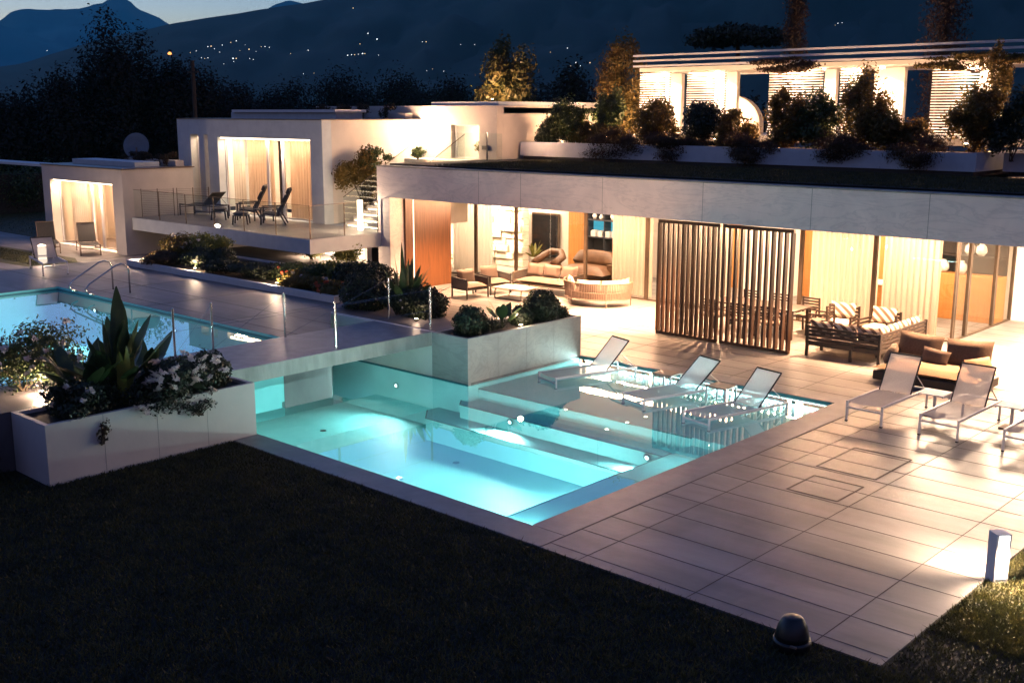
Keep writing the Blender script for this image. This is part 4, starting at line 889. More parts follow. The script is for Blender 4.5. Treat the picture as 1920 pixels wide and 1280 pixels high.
for i in range(4): T = Matrix.Translation((Lx-.14, .42+i*.57, .66)) @ Matrix.Rotation(R(90), 4, 'Z') @ Matrix.Rotation(R(100), 4, 'X'); MB().cushion((0, 0, 0), (.56, .4, .16), T).build('back_cushion', 'striped', t, smooth=True)
t = thing('low_table', 'dark two panel low table inside the corner bench', 'table', (-11.75, 24.75, 0)); MB().box(-.5, .24, -.38, .38, .42, .45).build('table_top', 'wood_dark', t); MB().box(.26, 1.0, -.38, .38, .42, .45).build('table_top', 'wood_dark', t)
for x in (-.45, .95):
    for y in (-.33, .33): MB().bar((x, y, 0), (x, y, .42), .05).build('leg', 'wood_dark', t)
def schair(label, x, y, rz):
    t = thing('garden_armchair', label, 'armchair', (x, y, 0), rz, 'striped garden armchairs')
    for sx in (-.38, .38):
        MB().bar((sx, -.32, 0), (sx, -.32, .6), .05).build('leg', 'wood_dark', t); MB().bar((sx, .36, 0), (sx, .36, .78), .05).build('leg', 'wood_dark', t)
    b = MB()
    for i in range(4): b.box(-.36, .36, .345, .37, .42+i*.09, .48+i*.09)
    for sx in (-.38, .38):
        for i in range(3): b.box(sx-.012, sx+.012, -.3, .34, .36+i*.09, .41+i*.09)
    b.build('slats', 'wood_dark', t); MB().cushion((0, 0, .38), (.72, .68, .15), puff=.15).build('seat_cushion', 'cushion_pale', t, smooth=True)
    T = Matrix.Translation((0, .24, .66)) @ Matrix.Rotation(R(76), 4, 'X'); MB().cushion((0, 0, 0), (.66, .42, .16), T).build('back_cushion', 'striped', t, smooth=True)
schair('striped garden armchair behind the low table, left one of the pair', -12.6, 26.1, R(8)); schair('striped garden armchair behind the low table, right one of the pair', -11.55, 26.1, R(-4))
# brown daybed
t = thing('daybed', 'deep brown daybed with big cushions behind the right loungers', 'sofa', (-8.75, 22.7, 0), R(0))
MB().box(-1.1, 1.1, -.6, .65, .06, .26).build('base', 'wood_dark', t, bevel=.03); MB().cushion((0, -.05, .33), (2.2, 1.2, .2), puff=.12).build('mattress', 'seat_tan', t, smooth=True)
for x, m_ in ((-.55, 'cushion_brown'), (.5, 'cushion_brown')): T = Matrix.Translation((x, .48, .68)) @ Matrix.Rotation(R(74), 4, 'X') @ Matrix.Rotation(R(3 if x > 0 else -2), 4, 'Z'); MB().cushion((0, 0, 0), (.98, .58, .24), T).build('back_cushion', m_, t, smooth=True)
T = Matrix.Translation((-.1, .22, .56)) @ Matrix.Rotation(R(66), 4, 'X') @ Matrix.Rotation(R(-6), 4, 'Z'); MB().cushion((0, 0, 0), (.6, .34, .14), T).build('pillow', 'cushion_taupe', t, smooth=True)
T = Matrix.Translation((.92, .0, .52)) @ Matrix.Rotation(R(70), 4, 'Z') @ Matrix.Rotation(R(60), 4, 'X'); MB().cushion((0, 0, 0), (.75, .42, .2), T).build('pillow', 'seat_tan', t, smooth=True)
T = Matrix.Translation((-1.02, .1, .52)) @ Matrix.Rotation(R(-70), 4, 'Z') @ Matrix.Rotation(R(60), 4, 'X'); MB().cushion((0, 0, 0), (.75, .42, .2), T).build('pillow', 'cushion_brown', t, smooth=True)
# ------------------------------------------------------------------ sun loungers
def lounger(label, loc, rz, group, h=.34, back=52, frame='white_metal', cloth='sling', W_=.68, L=1.95, bk=.78):
    """foot at the origin, head towards +y"""
    t = thing('sun_lounger', label, 'sun lounger', loc, rz, group); hw = W_/2; hy = L-bk+.05
    b = MB()
    for s in (-hw, hw): b.bar((s, 0, h), (s, L, h), .035, .045)
    b.bar((-hw, 0, h-.10), (hw, 0, h-.10), .025, .03); b.bar((-hw, L, h), (hw, L, h), .03); b.build('frame', frame, t)
    for s in (-hw, hw):
        for y, o_ in ((.02, 0), (L-.03, 0)): q = MB(); q.bar((s, y, .02), (s, y, h-.02), .035); g = q.build('leg', frame, t); q = MB(); q.box(s-.022, s+.022, y-.022, y+.022, 0, .022); q.build('foot_cap', 'black_plastic', g)
    b = MB(); n = 10; m_ = 6
    for i in range(n+1):
        for j in range(m_+1):
            u = 2*j/m_-1; y = .02+(hy-.02)*i/n; b.v.append((u*(hw-.012), y, h+.014-.028*(1-u*u)*(1-.4*i/n)))
    for i in range(n):
        for j in range(m_): a = i*(m_+1)+j; b.f.append((a, a+1, a+m_+2, a+m_+1))
    b.build('seat_sling', cloth, t, smooth=True)
    a = R(back); cy, sz = math.cos(a), math.sin(a); b = MB()
    for s in (-hw+.03, hw-.03): b.bar((s, hy, h+.01), (s, hy+bk*cy, h+.01+bk*sz), .022)
    b.bar((-hw+.03, hy+bk*cy, h+.01+bk*sz), (hw-.03, hy+bk*cy, h+.01+bk*sz), .026); g = b.build('back_frame', frame if frame != 'white_metal' else 'cushion_grey', t)
    b = MB()
    for i in range(n+1):
        for j in range(m_+1):
            u = 2*j/m_-1; q = bk*i/n; dd = -.022*(1-u*u); b.v.append((u*(hw-.035), hy+q*cy-dd*sz, h+.02+q*sz+dd*cy))
    for i in range(n):
        for j in range(m_): k = i*(m_+1)+j; b.f.append((k, k+1, k+m_+2, k+m_+1))
    b.build('back_sling', cloth, t, smooth=True)
    b = MB()
    for s in (-hw+.08, hw-.08): b.tube([(s, hy+bk*.6*cy, h+bk*.6*sz), (s, hy+bk*.95, h)], .009, 6)
    b.build('back_prop', frame, t); return t
G1 = 'white loungers standing in the shallow pool'
lounger('lounger standing in the shallow pool beside the stone planter, leftmost of three', (-15.1, 17.55, -.16), R(-17), G1, .23, 46, L=2.15, bk=.85)
lounger('middle lounger standing in the shallow pool', (-12.66, 17.35, -.16), R(-16), G1, .23, 40, L=2.15, bk=.85)
lounger('lounger standing in the shallow pool nearest the terrace corner, rightmost of three', (-10.95, 17.0, -.16), R(-13), G1, .23, 46, L=2.15, bk=.85)
G2 = 'white loungers on the right of the terrace'
lounger('white lounger on the paving nearest the pool corner, in front of the brown daybed', (-8.5, 18.82, 0), R(-1), G2, .37, 60, L=2.0)
lounger('white lounger on the paving, right of the first slatted table', (-7.13, 18.85, 0), R(-1), G2, .37, 60, L=2.0)
lounger('white lounger cut by the right edge of the photo', (-5.68, 18.85, 0), R(-1), G2, .37, 58, L=2.0)
G3 = 'pale loungers by the left pool'
lounger('pale lounger in the glow of the small lantern by the left pool', (-31.4, 14.5, .952), R(76), G3, .36, 48)
lounger('lounger cut by the left edge of the photo', (-37.5, 14.2, .502), R(80), G3, .36, 40)
lounger('far wooden lounger nearest the hedge, on the path before the pool house', (-39.9, 18.3, .502), R(70), G3, .36, 60, 'rope', 'cushion_grey')
lounger('far wooden lounger nearest the pool house doors', (-38.4, 19.1, .502), R(68), G3, .36, 62, 'rope', 'cushion_grey')
def stool(label, loc, h, kind):
    t = thing('side_table', label, 'side table', loc)
    if kind == 'slat':
        b = MB()
        for i in range(7): b.box(-.24, .24, -.24+i*.07, -.20+i*.07+.012, h-.02, h)
        b.box(-.24, -.21, -.24, .24, h-.045, h-.021); b.box(.21, .24, -.24, .24, h-.045, h-.021); b.build('table_top', 'white_paint', t)
        MB().bar((0, 0, .03), (0, 0, h-.045), .05).build('column', 'white_metal', t); MB().box(-.17, .17, -.17, .17, 0, .03).build('base', 'rope', t)
        b = MB(); b.box(.21, .24, .1, .24, h-.2, h-.046); b.build('apron', 'white_paint', t)
    else:
        MB().box(-.24, .24, -.22, .22, h-.03, h).build('table_top', 'table_top', t)
        for x in (-.22, .22):
            for y in (-.2, .2): MB().bar((x, y, 0), (x, y, h-.03), .03).build('leg', 'white_metal', t)
stool('small slatted white table between the two full loungers', (-7.8, 20.35, 0), .45, 'slat'); stool('small slatted white table at the right, beside the cut off lounger', (-6.4, 20.4, 0), .45, 'slat')
stool('small low table in the water between the middle and right pool loungers', (-11.55, 18.85, -.16), .38, 'box'); stool('small low table in the water left of the middle pool lounger', (-13.05, 19.1, -.16), .36, 'box')
# balcony chairs
def relax(label, x, y, rz):
    t = thing('lounge_chair', label, 'armchair', (x, y, 1.868), rz, 'dark chairs on the balcony')  # faces -y
    for s in (-.33, .33):
        MB().bar((s, -.32, 0), (s, -.30, .56), .05).build('leg', 'black_frame', t); MB().bar((s, .52, 0), (s, .25, .5), .05).build('leg', 'black_frame', t); MB().bar((s, -.36, .58), (s, .3, .60), .06, .035).build('armrest', 'black_frame', t)
    T = Matrix.Rotation(R(-8), 4, 'X'); MB().cushion((0, 0, .36), (.6, .66, .13), T, puff=.2).build('seat_cushion', 'cushion_grey', t, smooth=True)
    T = Matrix.Translation((0, .44, .74)) @ Matrix.Rotation(R(64), 4, 'X')
    for q in (-.26, .12, .42): MB().cushion((0, q, 0), (.62, .36 if q < .4 else .24, .14), T, puff=.3).build('back_cushion', 'cushion_grey', t, smooth=True)
    b = MB(); 
    for s in (-.31, .31): b.bar((s, .25, .3), (s, .68, 1.14), .05)
    b.build('back_frame', 'black_frame', t)
def foots(label, x, y, rz):
    t = thing('footstool', label, 'footstool', (x, y, 1.868), rz, 'dark footstools on the balcony'); MB().cushion((0, 0, .38), (.58, .5, .12), puff=.2).build('cushion', 'cushion_grey', t, smooth=True); b = MB(); b.box(-.29, .29, -.25, .25, .29, .32); b.build('frame', 'black_frame', t)
    for sx in (-.25, .25):
        for sy in (-.22, .22): MB().bar((sx*1.1, sy*1.15, 0), (sx, sy, .3), .05).build('leg', 'black_frame', t)
relax('dark cushioned chair on the balcony, left of the pair', -33.75, 22.75, R(-42)); foots('dark footstool before the left balcony chair', -34.45, 22.05, R(-42))
relax('dark cushioned chair on the balcony, right of the pair', -31.75, 22.35, R(-42)); foots('dark footstool before the right balcony chair', -32.45, 21.6, R(-42))
t = thing('balcony_table', 'small dark slatted table between the two balcony chairs', 'table', (-32.75, 22.75, 1.868)); b = MB(); 
for i in range(6): b.box(-.3, .3, -.26+i*.09, -.2+i*.09, .41, .43)
b.build('table_top', 'black_frame', t)
for sx in (-.26, .26):
    for sy in (-.22, .2): MB().bar((sx, sy, 0), (sx, sy, .41), .035).build('leg', 'black_frame', t)
lounger('black chaise with raised back at the left end of the balcony', (-37.1, 22.35, 1.868), R(-82), 'black balcony chaise', .40, 38, 'black_frame', 'cushion_grey')
# bollard lamps
def bollard(label, loc, h, w, d, rz, power):
    t = thing('bollard_lamp', label, 'lamp', loc, rz); MB().box(-w/2, w/2, -d/2, d/2, 0, h).build('body', 'white_paint', t, bevel=.004)
    MB().box(-w*.33, w*.33, d/2+.001, d/2+.006, h*.05, h*.97).build('light_strip', 'lamp_white', t)
    MB().box(-w*.33, w*.33, -d/2-.006, -d/2-.001, h*.12, h*.97).build('light_strip', 'lamp_white', t)
    lamp('SPOT', 'beam', (0, d/2+.05, h*.85), power*6.5, WARMW, .05, (0, 1, -.62), t, spot=R(150), blend=1); lamp('SPOT', 'beam', (0, -d/2-.05, h*.85), power*6.5, WARMW, .05, (0, -1, -.9), t, spot=R(150), blend=1)
bollard('tall white bollard lamp lighting the terrace edge and the grass', (-4.20, 13.38, -.02), .64, .19, .19, R(50), 16)
t = thing('garden_lantern', 'small glowing lantern behind the pale lounger by the left pool', 'lamp', (-37.5, 16.9, .515)); MB().lathe([(.14, .0), (.14, .55), (.10, .56)], seg=16).build('glass', 'lamp_soft', t); MB().lathe([(.16, .56), (.16, .6), (.02, .64)], seg=16).build('lid', 'white_paint', t)
lamp('POINT', 'glow', (.0, 0, .75), 28, WARMW, .1, parent=t)
for i, (x, y, z, p) in enumerate(((-16.22, 17.95, .93, 7), (-18.35, 16.75, .96, 3), (-28.4, 17.25, 1.12, 14), (-24.3, 17.2, 1.12, 20), (-31.4, 17.3, 1.12, 22), (-18.0, 7.9, .97, 50), (-18.6, 8.9, .97, 30), (-17.09, 17.6, .93, 1), (-17.09, 18.9, .93, 1))):
    t = thing('garden_spotlight', ['small ground spotlight on the rim of the long stone planter', 'tiny pair of white spots at the foot of the dark bushes by the bridge', 'garden spotlight among the bushes below the balcony middle', 'garden spotlight lighting the pink bushes at the end of the bed', 'garden spotlight lighting the yellow bush at the left end of the balcony', 'garden spotlight under the white flowers at the left edge', 'garden spotlight under the big leaved plant', 'added unseen spotlight behind the low plants of the planter in the pool, aimed at the fascia', 'added unseen spotlight behind the largest bush of the planter in the pool, aimed at the fascia'][i], 'lamp', (x, y, z))
    MB().lathe([(.03, 0), (.045, .01), (.05, .05)], seg=12).build('body', 'black_frame', t); MB().lathe([(.01, .05), (.042, .052), (.03, .06)], seg=12).build('lens', 'lamp_warm', t)
    lamp('POINT', 'glow', (0, 0, .16), p*(.75 if 1 < i < 5 else .3), WARMW, .06, parent=t)
    if i > 6: lamp('SPOT', 'uplight', (0, 0, .1), 48, WARM, .06, (-.15, .8, .36), t, spot=R(120), blend=1)  # unseen uplights added behind the plants to warm the fascia
t = thing('garden_speaker', 'black dome shaped garden speaker on the grass by the terrace corner', 'speaker', (-5.2, 10.12, -.02))
MB().lathe([(.20, 0), (.205, .08), (.20, .11)], seg=28).build('base', 'black_plastic', t, smooth=True); MB().lathe([(.185, .112), (.18, .16), (.155, .26), (.11, .34), (.095, .355), (.05, .36), (.02, .365)], seg=28).build('dome', 'black_plastic', t, smooth=True)
MB().box(.08, .15, -.2, -.17, .10, .118).build('badge', 'rope', t)
t = thing('satellite_dish', 'grey round dish standing on the pool house roof garden', 'dish', (-41.0, 22.6, 3.56)); b = MB(); 
T = Matrix.Translation((0, 0, .75)) @ Matrix.Rotation(R(40), 4, 'Z') @ Matrix.Rotation(R(80), 4, 'X'); b.lathe([(.02, -.14), (.3, -.10), (.52, 0), (.5, 0.01), (.28, -.08), (.02, -.12)], seg=28); b.v = [tuple(T @ Vector(v)) for v in b.v]; b.build('reflector', 'dish', t, smooth=True); MB().tube([(0, 0, 0), (0, 0, .7)], .03).build('mast', 'steel', t)
# ================================================================== STONE PLANTERS AND THEIR PLANTS
def planter(label, x0, x1, y0, y1, z0, z1, m='planter_stone', w=.08):
    t = thing('stone_planter', label, 'planter', (x0, y0, 0)); X = x1-x0; Y = y1-y0; b = MB()
    b.box(0, X, 0, w, z0, z1); b.box(0, X, Y-w, Y, z0, z1); b.box(0, w, w, Y-w, z0, z1); b.box(X-w, X, w, Y-w, z0, z1); b.build('wall', m, t)
    MB().box(w, X-w, w, Y-w, z0+.02, z1-.06).build('soil', 'soil', t)
    b = MB()
    if Y > 2:
        for i in range(1, int(Y/.93)): b.box(X-.001, X+.002, i*.93-.004, i*.93+.004, z0, z1-.002)
    b.build('slab_joints', 'concrete', t) if b.v else None
    return t
planter('big pale stone planter at the corner of the dark lawn, left of the pool', -17.3, -16.12, 7.08, 10.84, -.2, .95, 'plaster')
planter('long veined stone planter standing in the pool at the end of the footbridge', -17.15, -16.05, 16.1, 19.87, -1.1, .955)
planter('low lit stone block at the left edge beside the corner planter', -20.4, -17.34, 5.6, 7.55, -.2, .62, 'plaster')
planter('low long kerbed flower bed under the balcony', -31.9, -21.65, 17.0, 19.9, .94, 1.13, 'blue_white_slab')
# corner planter plants (world positions)
t = thing('big_leaf_plant', 'tall plant with broad dark sword leaves rising from the corner planter', 'plant', (-17.0, 8.7, .9)); rs = random.Random(2)
b = MB(); straps(b, 36, 1.5, .26, .95, rs, r0=.08, bend=.35, seg=9, paddle=True); straps(b, 7, 1.8, .28, .28, rs, (0, .05, 0), r0=.05, bend=.12, seg=9, paddle=True); straps(b, 20, 1.3, .22, 1.05, rs, (.0, .55, 0), r0=.08, bend=.6, seg=9, paddle=True); straps(b, 14, 1.2, .26, 1.0, rs, (0, -.55, 0), r0=.08, bend=.5, seg=9, paddle=True); b.build('leaves', 'strap_leaf', t, smooth=True)
b = MB(); straps(b, 14, 1.1, .13, .5, rs, (.35, -.05, .0), r0=.05, bend=-.3); b.build('young_leaves', 'strap_yellow', t, smooth=True)
def bush(label, loc, rad, n, mt, size=.06, k=9, seed=1, fl=0, fm='petal', name='flowering_bush', group=None, fr=.045, asp=.5, f=.5):
    t = thing(name, label, 'bush', loc, group=group); rx, ry, rz = rad; cl = clumps_in(0, 0, rz*.95, rx, ry, rz, k, f, seed)
    crown('foliage', mt, n, size, cl, t, seed, asp)
    b = MB(); rs = random.Random(seed)
    for c in cl[:8]: b.tube([(rs.uniform(-.06, .06), rs.uniform(-.06, .06), 0), (c[0]*.5, c[1]*.5, c[2]*.6), (c[0], c[1], c[2])], [.014, .01, .006], 5)
    b.build('stems', 'bark', t)
    if fl:
        pts = []
        for i in range(fl):
            c = rs.choice(cl); d = Vector((rs.gauss(.5, .8), rs.gauss(-.5, .8), rs.gauss(.4, .6))).normalized(); pts.append((c[0]+d.x*c[3]*1.03, c[1]+d.y*c[4]*1.03, c[2]+d.z*c[5]*1.03))
        flowers(t, pts, fm, fr, seed)
    return t
bush('dark bush with white blossoms spilling over the front of the corner planter', (-16.45, 9.35, .72), (.55, .85, .50), 8200, 'leaf_dark', .07, 14, 3, 75, fr=.055)
bush('dark bush with a few white blossoms at the near corner of the corner planter', (-16.65, 7.75, .78), (.55, .6, .35), 4200, 'leaf_dark', .07, 10, 5, 10)
bush('bush with warm lit white blossoms at the left edge behind the corner planter', (-18.5, 7.8, .95), (.95, 1.3, .62), 8000, 'leaf_mid', .07, 16, 6, 44, fr=.05)
bush('lit bush with white blossoms cut by the left edge', (-19.5, 6.5, .7), (.8, .9, .6), 5000, 'leaf_mid', .07, 12, 16, 24, fr=.05)
bush('low dark twiggy filler between the two round bushes of the corner planter', (-16.7, 8.6, .85), (.45, .9, .35), 3500, 'leaf_dark', .06, 9, 7)
bush('small trailing reddish twig hanging down the front of the corner planter', (-16.06, 7.95, .48), (.07, .14, .26), 130, 'leaf_brown', .06, 6, 9, name='trailing_plant')
bush('thin dark twigs hanging over the front of the corner planter below the white blossoms', (-16.06, 9.7, .60), (.10, .40, .18), 260, 'leaf_dark', .055, 8, 10, name='trailing_plant')
ball_bush('round_bush', 'round clipped bush at the bridge end of the corner planter', 'bush', (-16.75, 10.35, .86), .36, 3200, .05, seed=2)
ball_bush('round_bush', 'flatter clipped bush behind the white blossoms of the corner planter', 'bush', (-16.9, 9.75, .82), .40, 3200, .05, seed=3, squash=.8)
ball_bush('round_bush', 'dark round bush on the lawn at the lower left edge', 'bush', (-17.3, 6.3, -.05), .46, 4200, .05, seed=4)
# planter in the pool
ball_bush('round_bush', 'round clipped bush at the bridge end of the planter in the pool', 'bush', (-16.62, 16.75, .88), .36, 3400, .05, seed=11)
ball_bush('round_bush', 'largest round clipped bush at the terrace end of the planter in the pool', 'bush', (-16.55, 19.05, .90), .40, 3600, .05, seed=12)
ball_bush('round_bush', 'small low round bush left of the largest bush in the planter in the pool', 'bush', (-16.55, 18.35, .86), .27, 2200, .05, seed=13)
bush('dark twig overhanging the terrace end of the planter in the pool', (-16.3, 19.55, .82), (.22, .3, .2), 1200, 'leaf_dark', .05, 6, 14, name='trailing_plant')
t = thing('canna_plant', 'single plant with big upright leaves in the middle of the planter in the pool', 'plant', (-16.6, 17.75, .9)); b = MB(); straps(b, 9, .66, .20, .7, random.Random(6), r0=.03, paddle=True); b.build('leaves', 'strap_leaf', t, smooth=True)
bush('spiky low plants between the bushes of the planter in the pool', (-16.6, 17.4, .85), (.3, .5, .18), 1500, 'leaf_dark', .07, 8, 15, asp=.18, name='low_plants')
# corner bushes behind the bridge
ball_bush('round_bush', 'broad dark bush left of the spiky agave, beside the triangular pool notch', 'bush', (-20.6, 17.15, .9), .62, 5500, .055, 'leaf_dark', seed=21, squash=.72)
ball_bush('round_bush', 'dark bush with tiny white blossoms to the right of the spiky agave', 'bush', (-18.7, 17.35, .88), .5, 4200, .055, 'leaf_dark', seed=22, squash=.8)
ball_bush('round_bush', 'dark round bush in front of the pillar, behind the broad bush', 'bush', (-21.7, 18.3, .9), .62, 4500, .055, 'leaf_dark', seed=23, squash=.8)
t = thing('agave_plant', 'tall spiky agave in front of the brown wooden wall', 'plant', (-19.35, 17.3, .95)); rs = random.Random(12); b = MB(); straps(b, 24, 1.35, .17, 1.0, rs, r0=.06, bend=.25); straps(b, 3, 1.7, .13, .12, rs, r0=.05, bend=.05); b.build('leaves', 'strap_leaf', t, smooth=True)
bush('bushy fern like clump under the spiky agave', (-19.3, 17.0, .92), (.6, .45, .35), 3200, 'leaf_dark', .07, 9, 24, 6, fr=.02, name='low_bush')
# bed under the balcony
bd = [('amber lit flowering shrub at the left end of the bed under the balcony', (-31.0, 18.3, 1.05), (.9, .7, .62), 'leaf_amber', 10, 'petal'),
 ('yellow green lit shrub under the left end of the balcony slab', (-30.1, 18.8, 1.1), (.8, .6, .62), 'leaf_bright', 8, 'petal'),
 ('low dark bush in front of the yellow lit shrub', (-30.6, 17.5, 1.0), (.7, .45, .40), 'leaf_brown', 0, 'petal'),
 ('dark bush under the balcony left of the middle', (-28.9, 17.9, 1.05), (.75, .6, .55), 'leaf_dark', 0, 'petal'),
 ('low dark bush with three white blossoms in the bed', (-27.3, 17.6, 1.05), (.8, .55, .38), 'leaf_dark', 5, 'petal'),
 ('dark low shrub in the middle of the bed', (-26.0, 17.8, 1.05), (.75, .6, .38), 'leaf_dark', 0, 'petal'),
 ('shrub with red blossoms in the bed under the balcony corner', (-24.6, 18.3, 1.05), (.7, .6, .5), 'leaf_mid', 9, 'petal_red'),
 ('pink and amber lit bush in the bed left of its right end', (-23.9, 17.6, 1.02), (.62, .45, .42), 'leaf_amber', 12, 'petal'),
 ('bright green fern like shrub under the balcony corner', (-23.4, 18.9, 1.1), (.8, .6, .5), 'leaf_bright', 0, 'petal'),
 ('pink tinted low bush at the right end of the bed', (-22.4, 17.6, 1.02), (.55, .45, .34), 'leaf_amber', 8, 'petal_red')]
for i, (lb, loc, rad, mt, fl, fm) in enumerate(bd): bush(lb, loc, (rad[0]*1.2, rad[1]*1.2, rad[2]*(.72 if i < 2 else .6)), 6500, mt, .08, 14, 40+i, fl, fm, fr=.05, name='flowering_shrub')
ball_bush('round_bush', 'clipped dark ball in the bed, left of the pillar', 'bush', (-22.9, 18.5, 1.0), .42, 2600, .055, seed=31)
ball_bush('round_bush', 'clipped dark ball in the bed under the middle of the balcony', 'bush', (-28.1, 18.0, 1.0), .42, 2600, .055, seed=32)
bush('yellow green shrub in the bright gap between balcony and pillar', (-27.2, 21.9, .95), (.55, .5, .42), 1800, 'leaf_bright', .09, 8, 35, name='low_shrub')
bush('second yellow green shrub in the bright gap below the balcony side', (-28.9, 21.8, .95), (.6, .5, .42), 1800, 'leaf_bright', .09, 8, 36, name='low_shrub')
bush('climbing lit plant on the pink wall beside the stairs', (-29.85, 24.9, 2.4), (.30, 1.3, 1.05), 4200, 'leaf_amber', .11, 16, 37, name='climbing_plant', f=.34)
bush('dark green climber top on the pink wall above the stairs', (-29.9, 25.4, 3.6), (.28, .95, .45), 1500, 'leaf_mid', .11, 10, 38, name='climbing_plant', f=.4)
bush('small lit plant on the right side of the stairs', (-27.0, 24.2, 1.9), (.2, .5, .55), 900, 'leaf_amber', .09, 7, 39, name='climbing_plant')
bush('small bush by the roof landing, left of the blazing wall lamp', (-30.0+.7, 26.9, 4.0), (.35, .3, .26), 500, 'leaf_mid', .09, 6, 33, name='low_shrub')
bush('olive pot bush in front of the glowing doorway', (-28.1, 29.2, 4.05), (.5, .35, .32), 900, 'leaf_amber', .08, 7, 34, name='low_shrub')
# hanging plants on roofs
for i, (x0, x1, y, z, lb) in enumerate(((-35.9, -30.6, 27.6, 5.62, 'dark hanging plants over the roof edge behind the white skylight'), (-41.8, -37.9, 22.5, 3.85, 'dark hanging plants on the pool house roof'))):
    t = thing('hanging_plants', lb, 'plants', (0, 0, 0)); cl = []; rs = random.Random(60+i)
    for j in range(int((x1-x0)*3.4)):
        x = rs.uniform(x0, x1); cl.append((x, y-.25, z-rs.uniform(0, .28), .10, .14, rs.uniform(.12, .30))); cl.append((x+rs.uniform(-.1, .1), y, z+rs.uniform(.0, .22), .16, .2, .14))
    crown('foliage', 'leaf_brown', 5200, .09, cl, t, 5+i, .3); MB().box(x0, x1, y-.05, y+.3, z-.3-.03*i, z-.02).build('trough', 'plaster', t)
# roof planter shrubs
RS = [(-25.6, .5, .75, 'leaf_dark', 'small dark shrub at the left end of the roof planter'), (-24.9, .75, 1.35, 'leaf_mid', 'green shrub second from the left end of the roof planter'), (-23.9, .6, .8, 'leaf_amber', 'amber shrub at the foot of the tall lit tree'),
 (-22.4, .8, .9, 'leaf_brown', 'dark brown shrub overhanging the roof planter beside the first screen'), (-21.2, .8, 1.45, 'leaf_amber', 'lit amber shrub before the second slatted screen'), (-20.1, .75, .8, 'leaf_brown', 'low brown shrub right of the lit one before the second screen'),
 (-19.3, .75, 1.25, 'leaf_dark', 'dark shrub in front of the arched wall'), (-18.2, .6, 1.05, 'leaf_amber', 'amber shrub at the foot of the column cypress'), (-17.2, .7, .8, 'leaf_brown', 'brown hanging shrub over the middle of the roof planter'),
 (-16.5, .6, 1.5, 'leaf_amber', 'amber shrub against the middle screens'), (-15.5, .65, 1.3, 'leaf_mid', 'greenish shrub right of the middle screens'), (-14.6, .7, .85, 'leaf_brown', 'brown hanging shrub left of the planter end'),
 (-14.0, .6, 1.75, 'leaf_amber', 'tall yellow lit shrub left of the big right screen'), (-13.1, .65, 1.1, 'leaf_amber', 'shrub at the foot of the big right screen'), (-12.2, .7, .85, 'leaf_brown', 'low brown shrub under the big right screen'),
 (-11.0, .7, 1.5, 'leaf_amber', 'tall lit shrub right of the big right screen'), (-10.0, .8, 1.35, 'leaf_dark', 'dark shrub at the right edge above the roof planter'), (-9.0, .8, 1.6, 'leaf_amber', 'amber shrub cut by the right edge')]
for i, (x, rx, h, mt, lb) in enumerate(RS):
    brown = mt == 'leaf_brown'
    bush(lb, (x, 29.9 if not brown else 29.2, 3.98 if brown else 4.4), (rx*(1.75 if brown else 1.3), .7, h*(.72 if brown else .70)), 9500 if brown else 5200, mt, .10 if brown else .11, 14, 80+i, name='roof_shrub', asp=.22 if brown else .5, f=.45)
bush('vine trailing along the fascia of the roof pavilion', (-18.2, 32.4, 6.85), (1.6, .3, .28), 2600, 'leaf_brown', .10, 18, 120, name='vine', f=.3)
bush('vine trailing over the right end of the pavilion fascia', (-12.0, 32.35, 6.75), (1.9, .3, .30), 3200, 'leaf_amber', .10, 20, 121, name='vine', f=.3)
bush('amber climber hanging down between the right screens', (-11.3, 32.2, 5.7), (.35, .3, 1.0), 1800, 'leaf_amber', .10, 12, 122, name='vine', f=.4)
# ================================================================== TREES
def tree(label, loc, h, cr, mt, n, size, seed, trunk=.25, cz=.62, crz=.42, k=22, name='tree', f=.36, asp=.5, group=None):
    t = thing(name, label, 'tree', loc, group=group); rs = random.Random(seed)
    cl = clumps_in(0, 0, h*cz, cr, cr, h*crz, k, f, seed); crown('crown', mt, n, size, cl, t, seed, asp, .45)
    b = MB(); b.tube([(0, 0, 0), (rs.uniform(-.1, .1), rs.uniform(-.1, .1), h*.35), (rs.uniform(-.15, .15), 0, h*.75)], [trunk, trunk*.7, trunk*.25], 8)
    for c in cl[:10]: b.tube([(0, 0, h*rs.uniform(.3, .55)), (c[0]*.5, c[1]*.5, c[2]*.9), (c[0], c[1], c[2])], [trunk*.3, trunk*.18, .02], 5)
    b.build('trunk', 'bark', t); return t
def conifer(label, loc, h, r, seed, n=9000, mt='leaf_dark'):
    t = thing('conifer', label, 'tree', loc); rs = random.Random(seed); cl = []
    for i in range(34):
        u = (i+.5)/34; rr = r*(1-u)**.7*rs.uniform(.75, 1.15)
        for j in range(4): a = rs.uniform(0, 6.28); cl.append((rr*.55*math.cos(a), rr*.55*math.sin(a), h*(.12+.88*u)-.1*rr, rr*.55+.15, rr*.55+.15, h*.035+.1))
    crown('crown', mt, n, .32, cl, t, seed, .3, .5); b = MB(); b.tube([(0, 0, 0), (0, 0, h*.9)], [.35, .05], 8); b.build('trunk', 'bark', t)
BT = [(-66.0, 35.6, 13.9, 3.0, 'largest dark tree rising behind the pool house roof'), (-64.6, 38.6, 12.0, 3.1, 'dark tree on the right flank of the largest one'), (-67.6, 32.6, 11.6, 3.2, 'dark tree on the left flank of the largest one'), (-69.5, 29.8, 9.8, 3.2, 'lower dark tree left of the large group'), (-62.5, 41.5, 9.9, 3.0, 'lower dark tree right of the large group')]
BT0 = BT
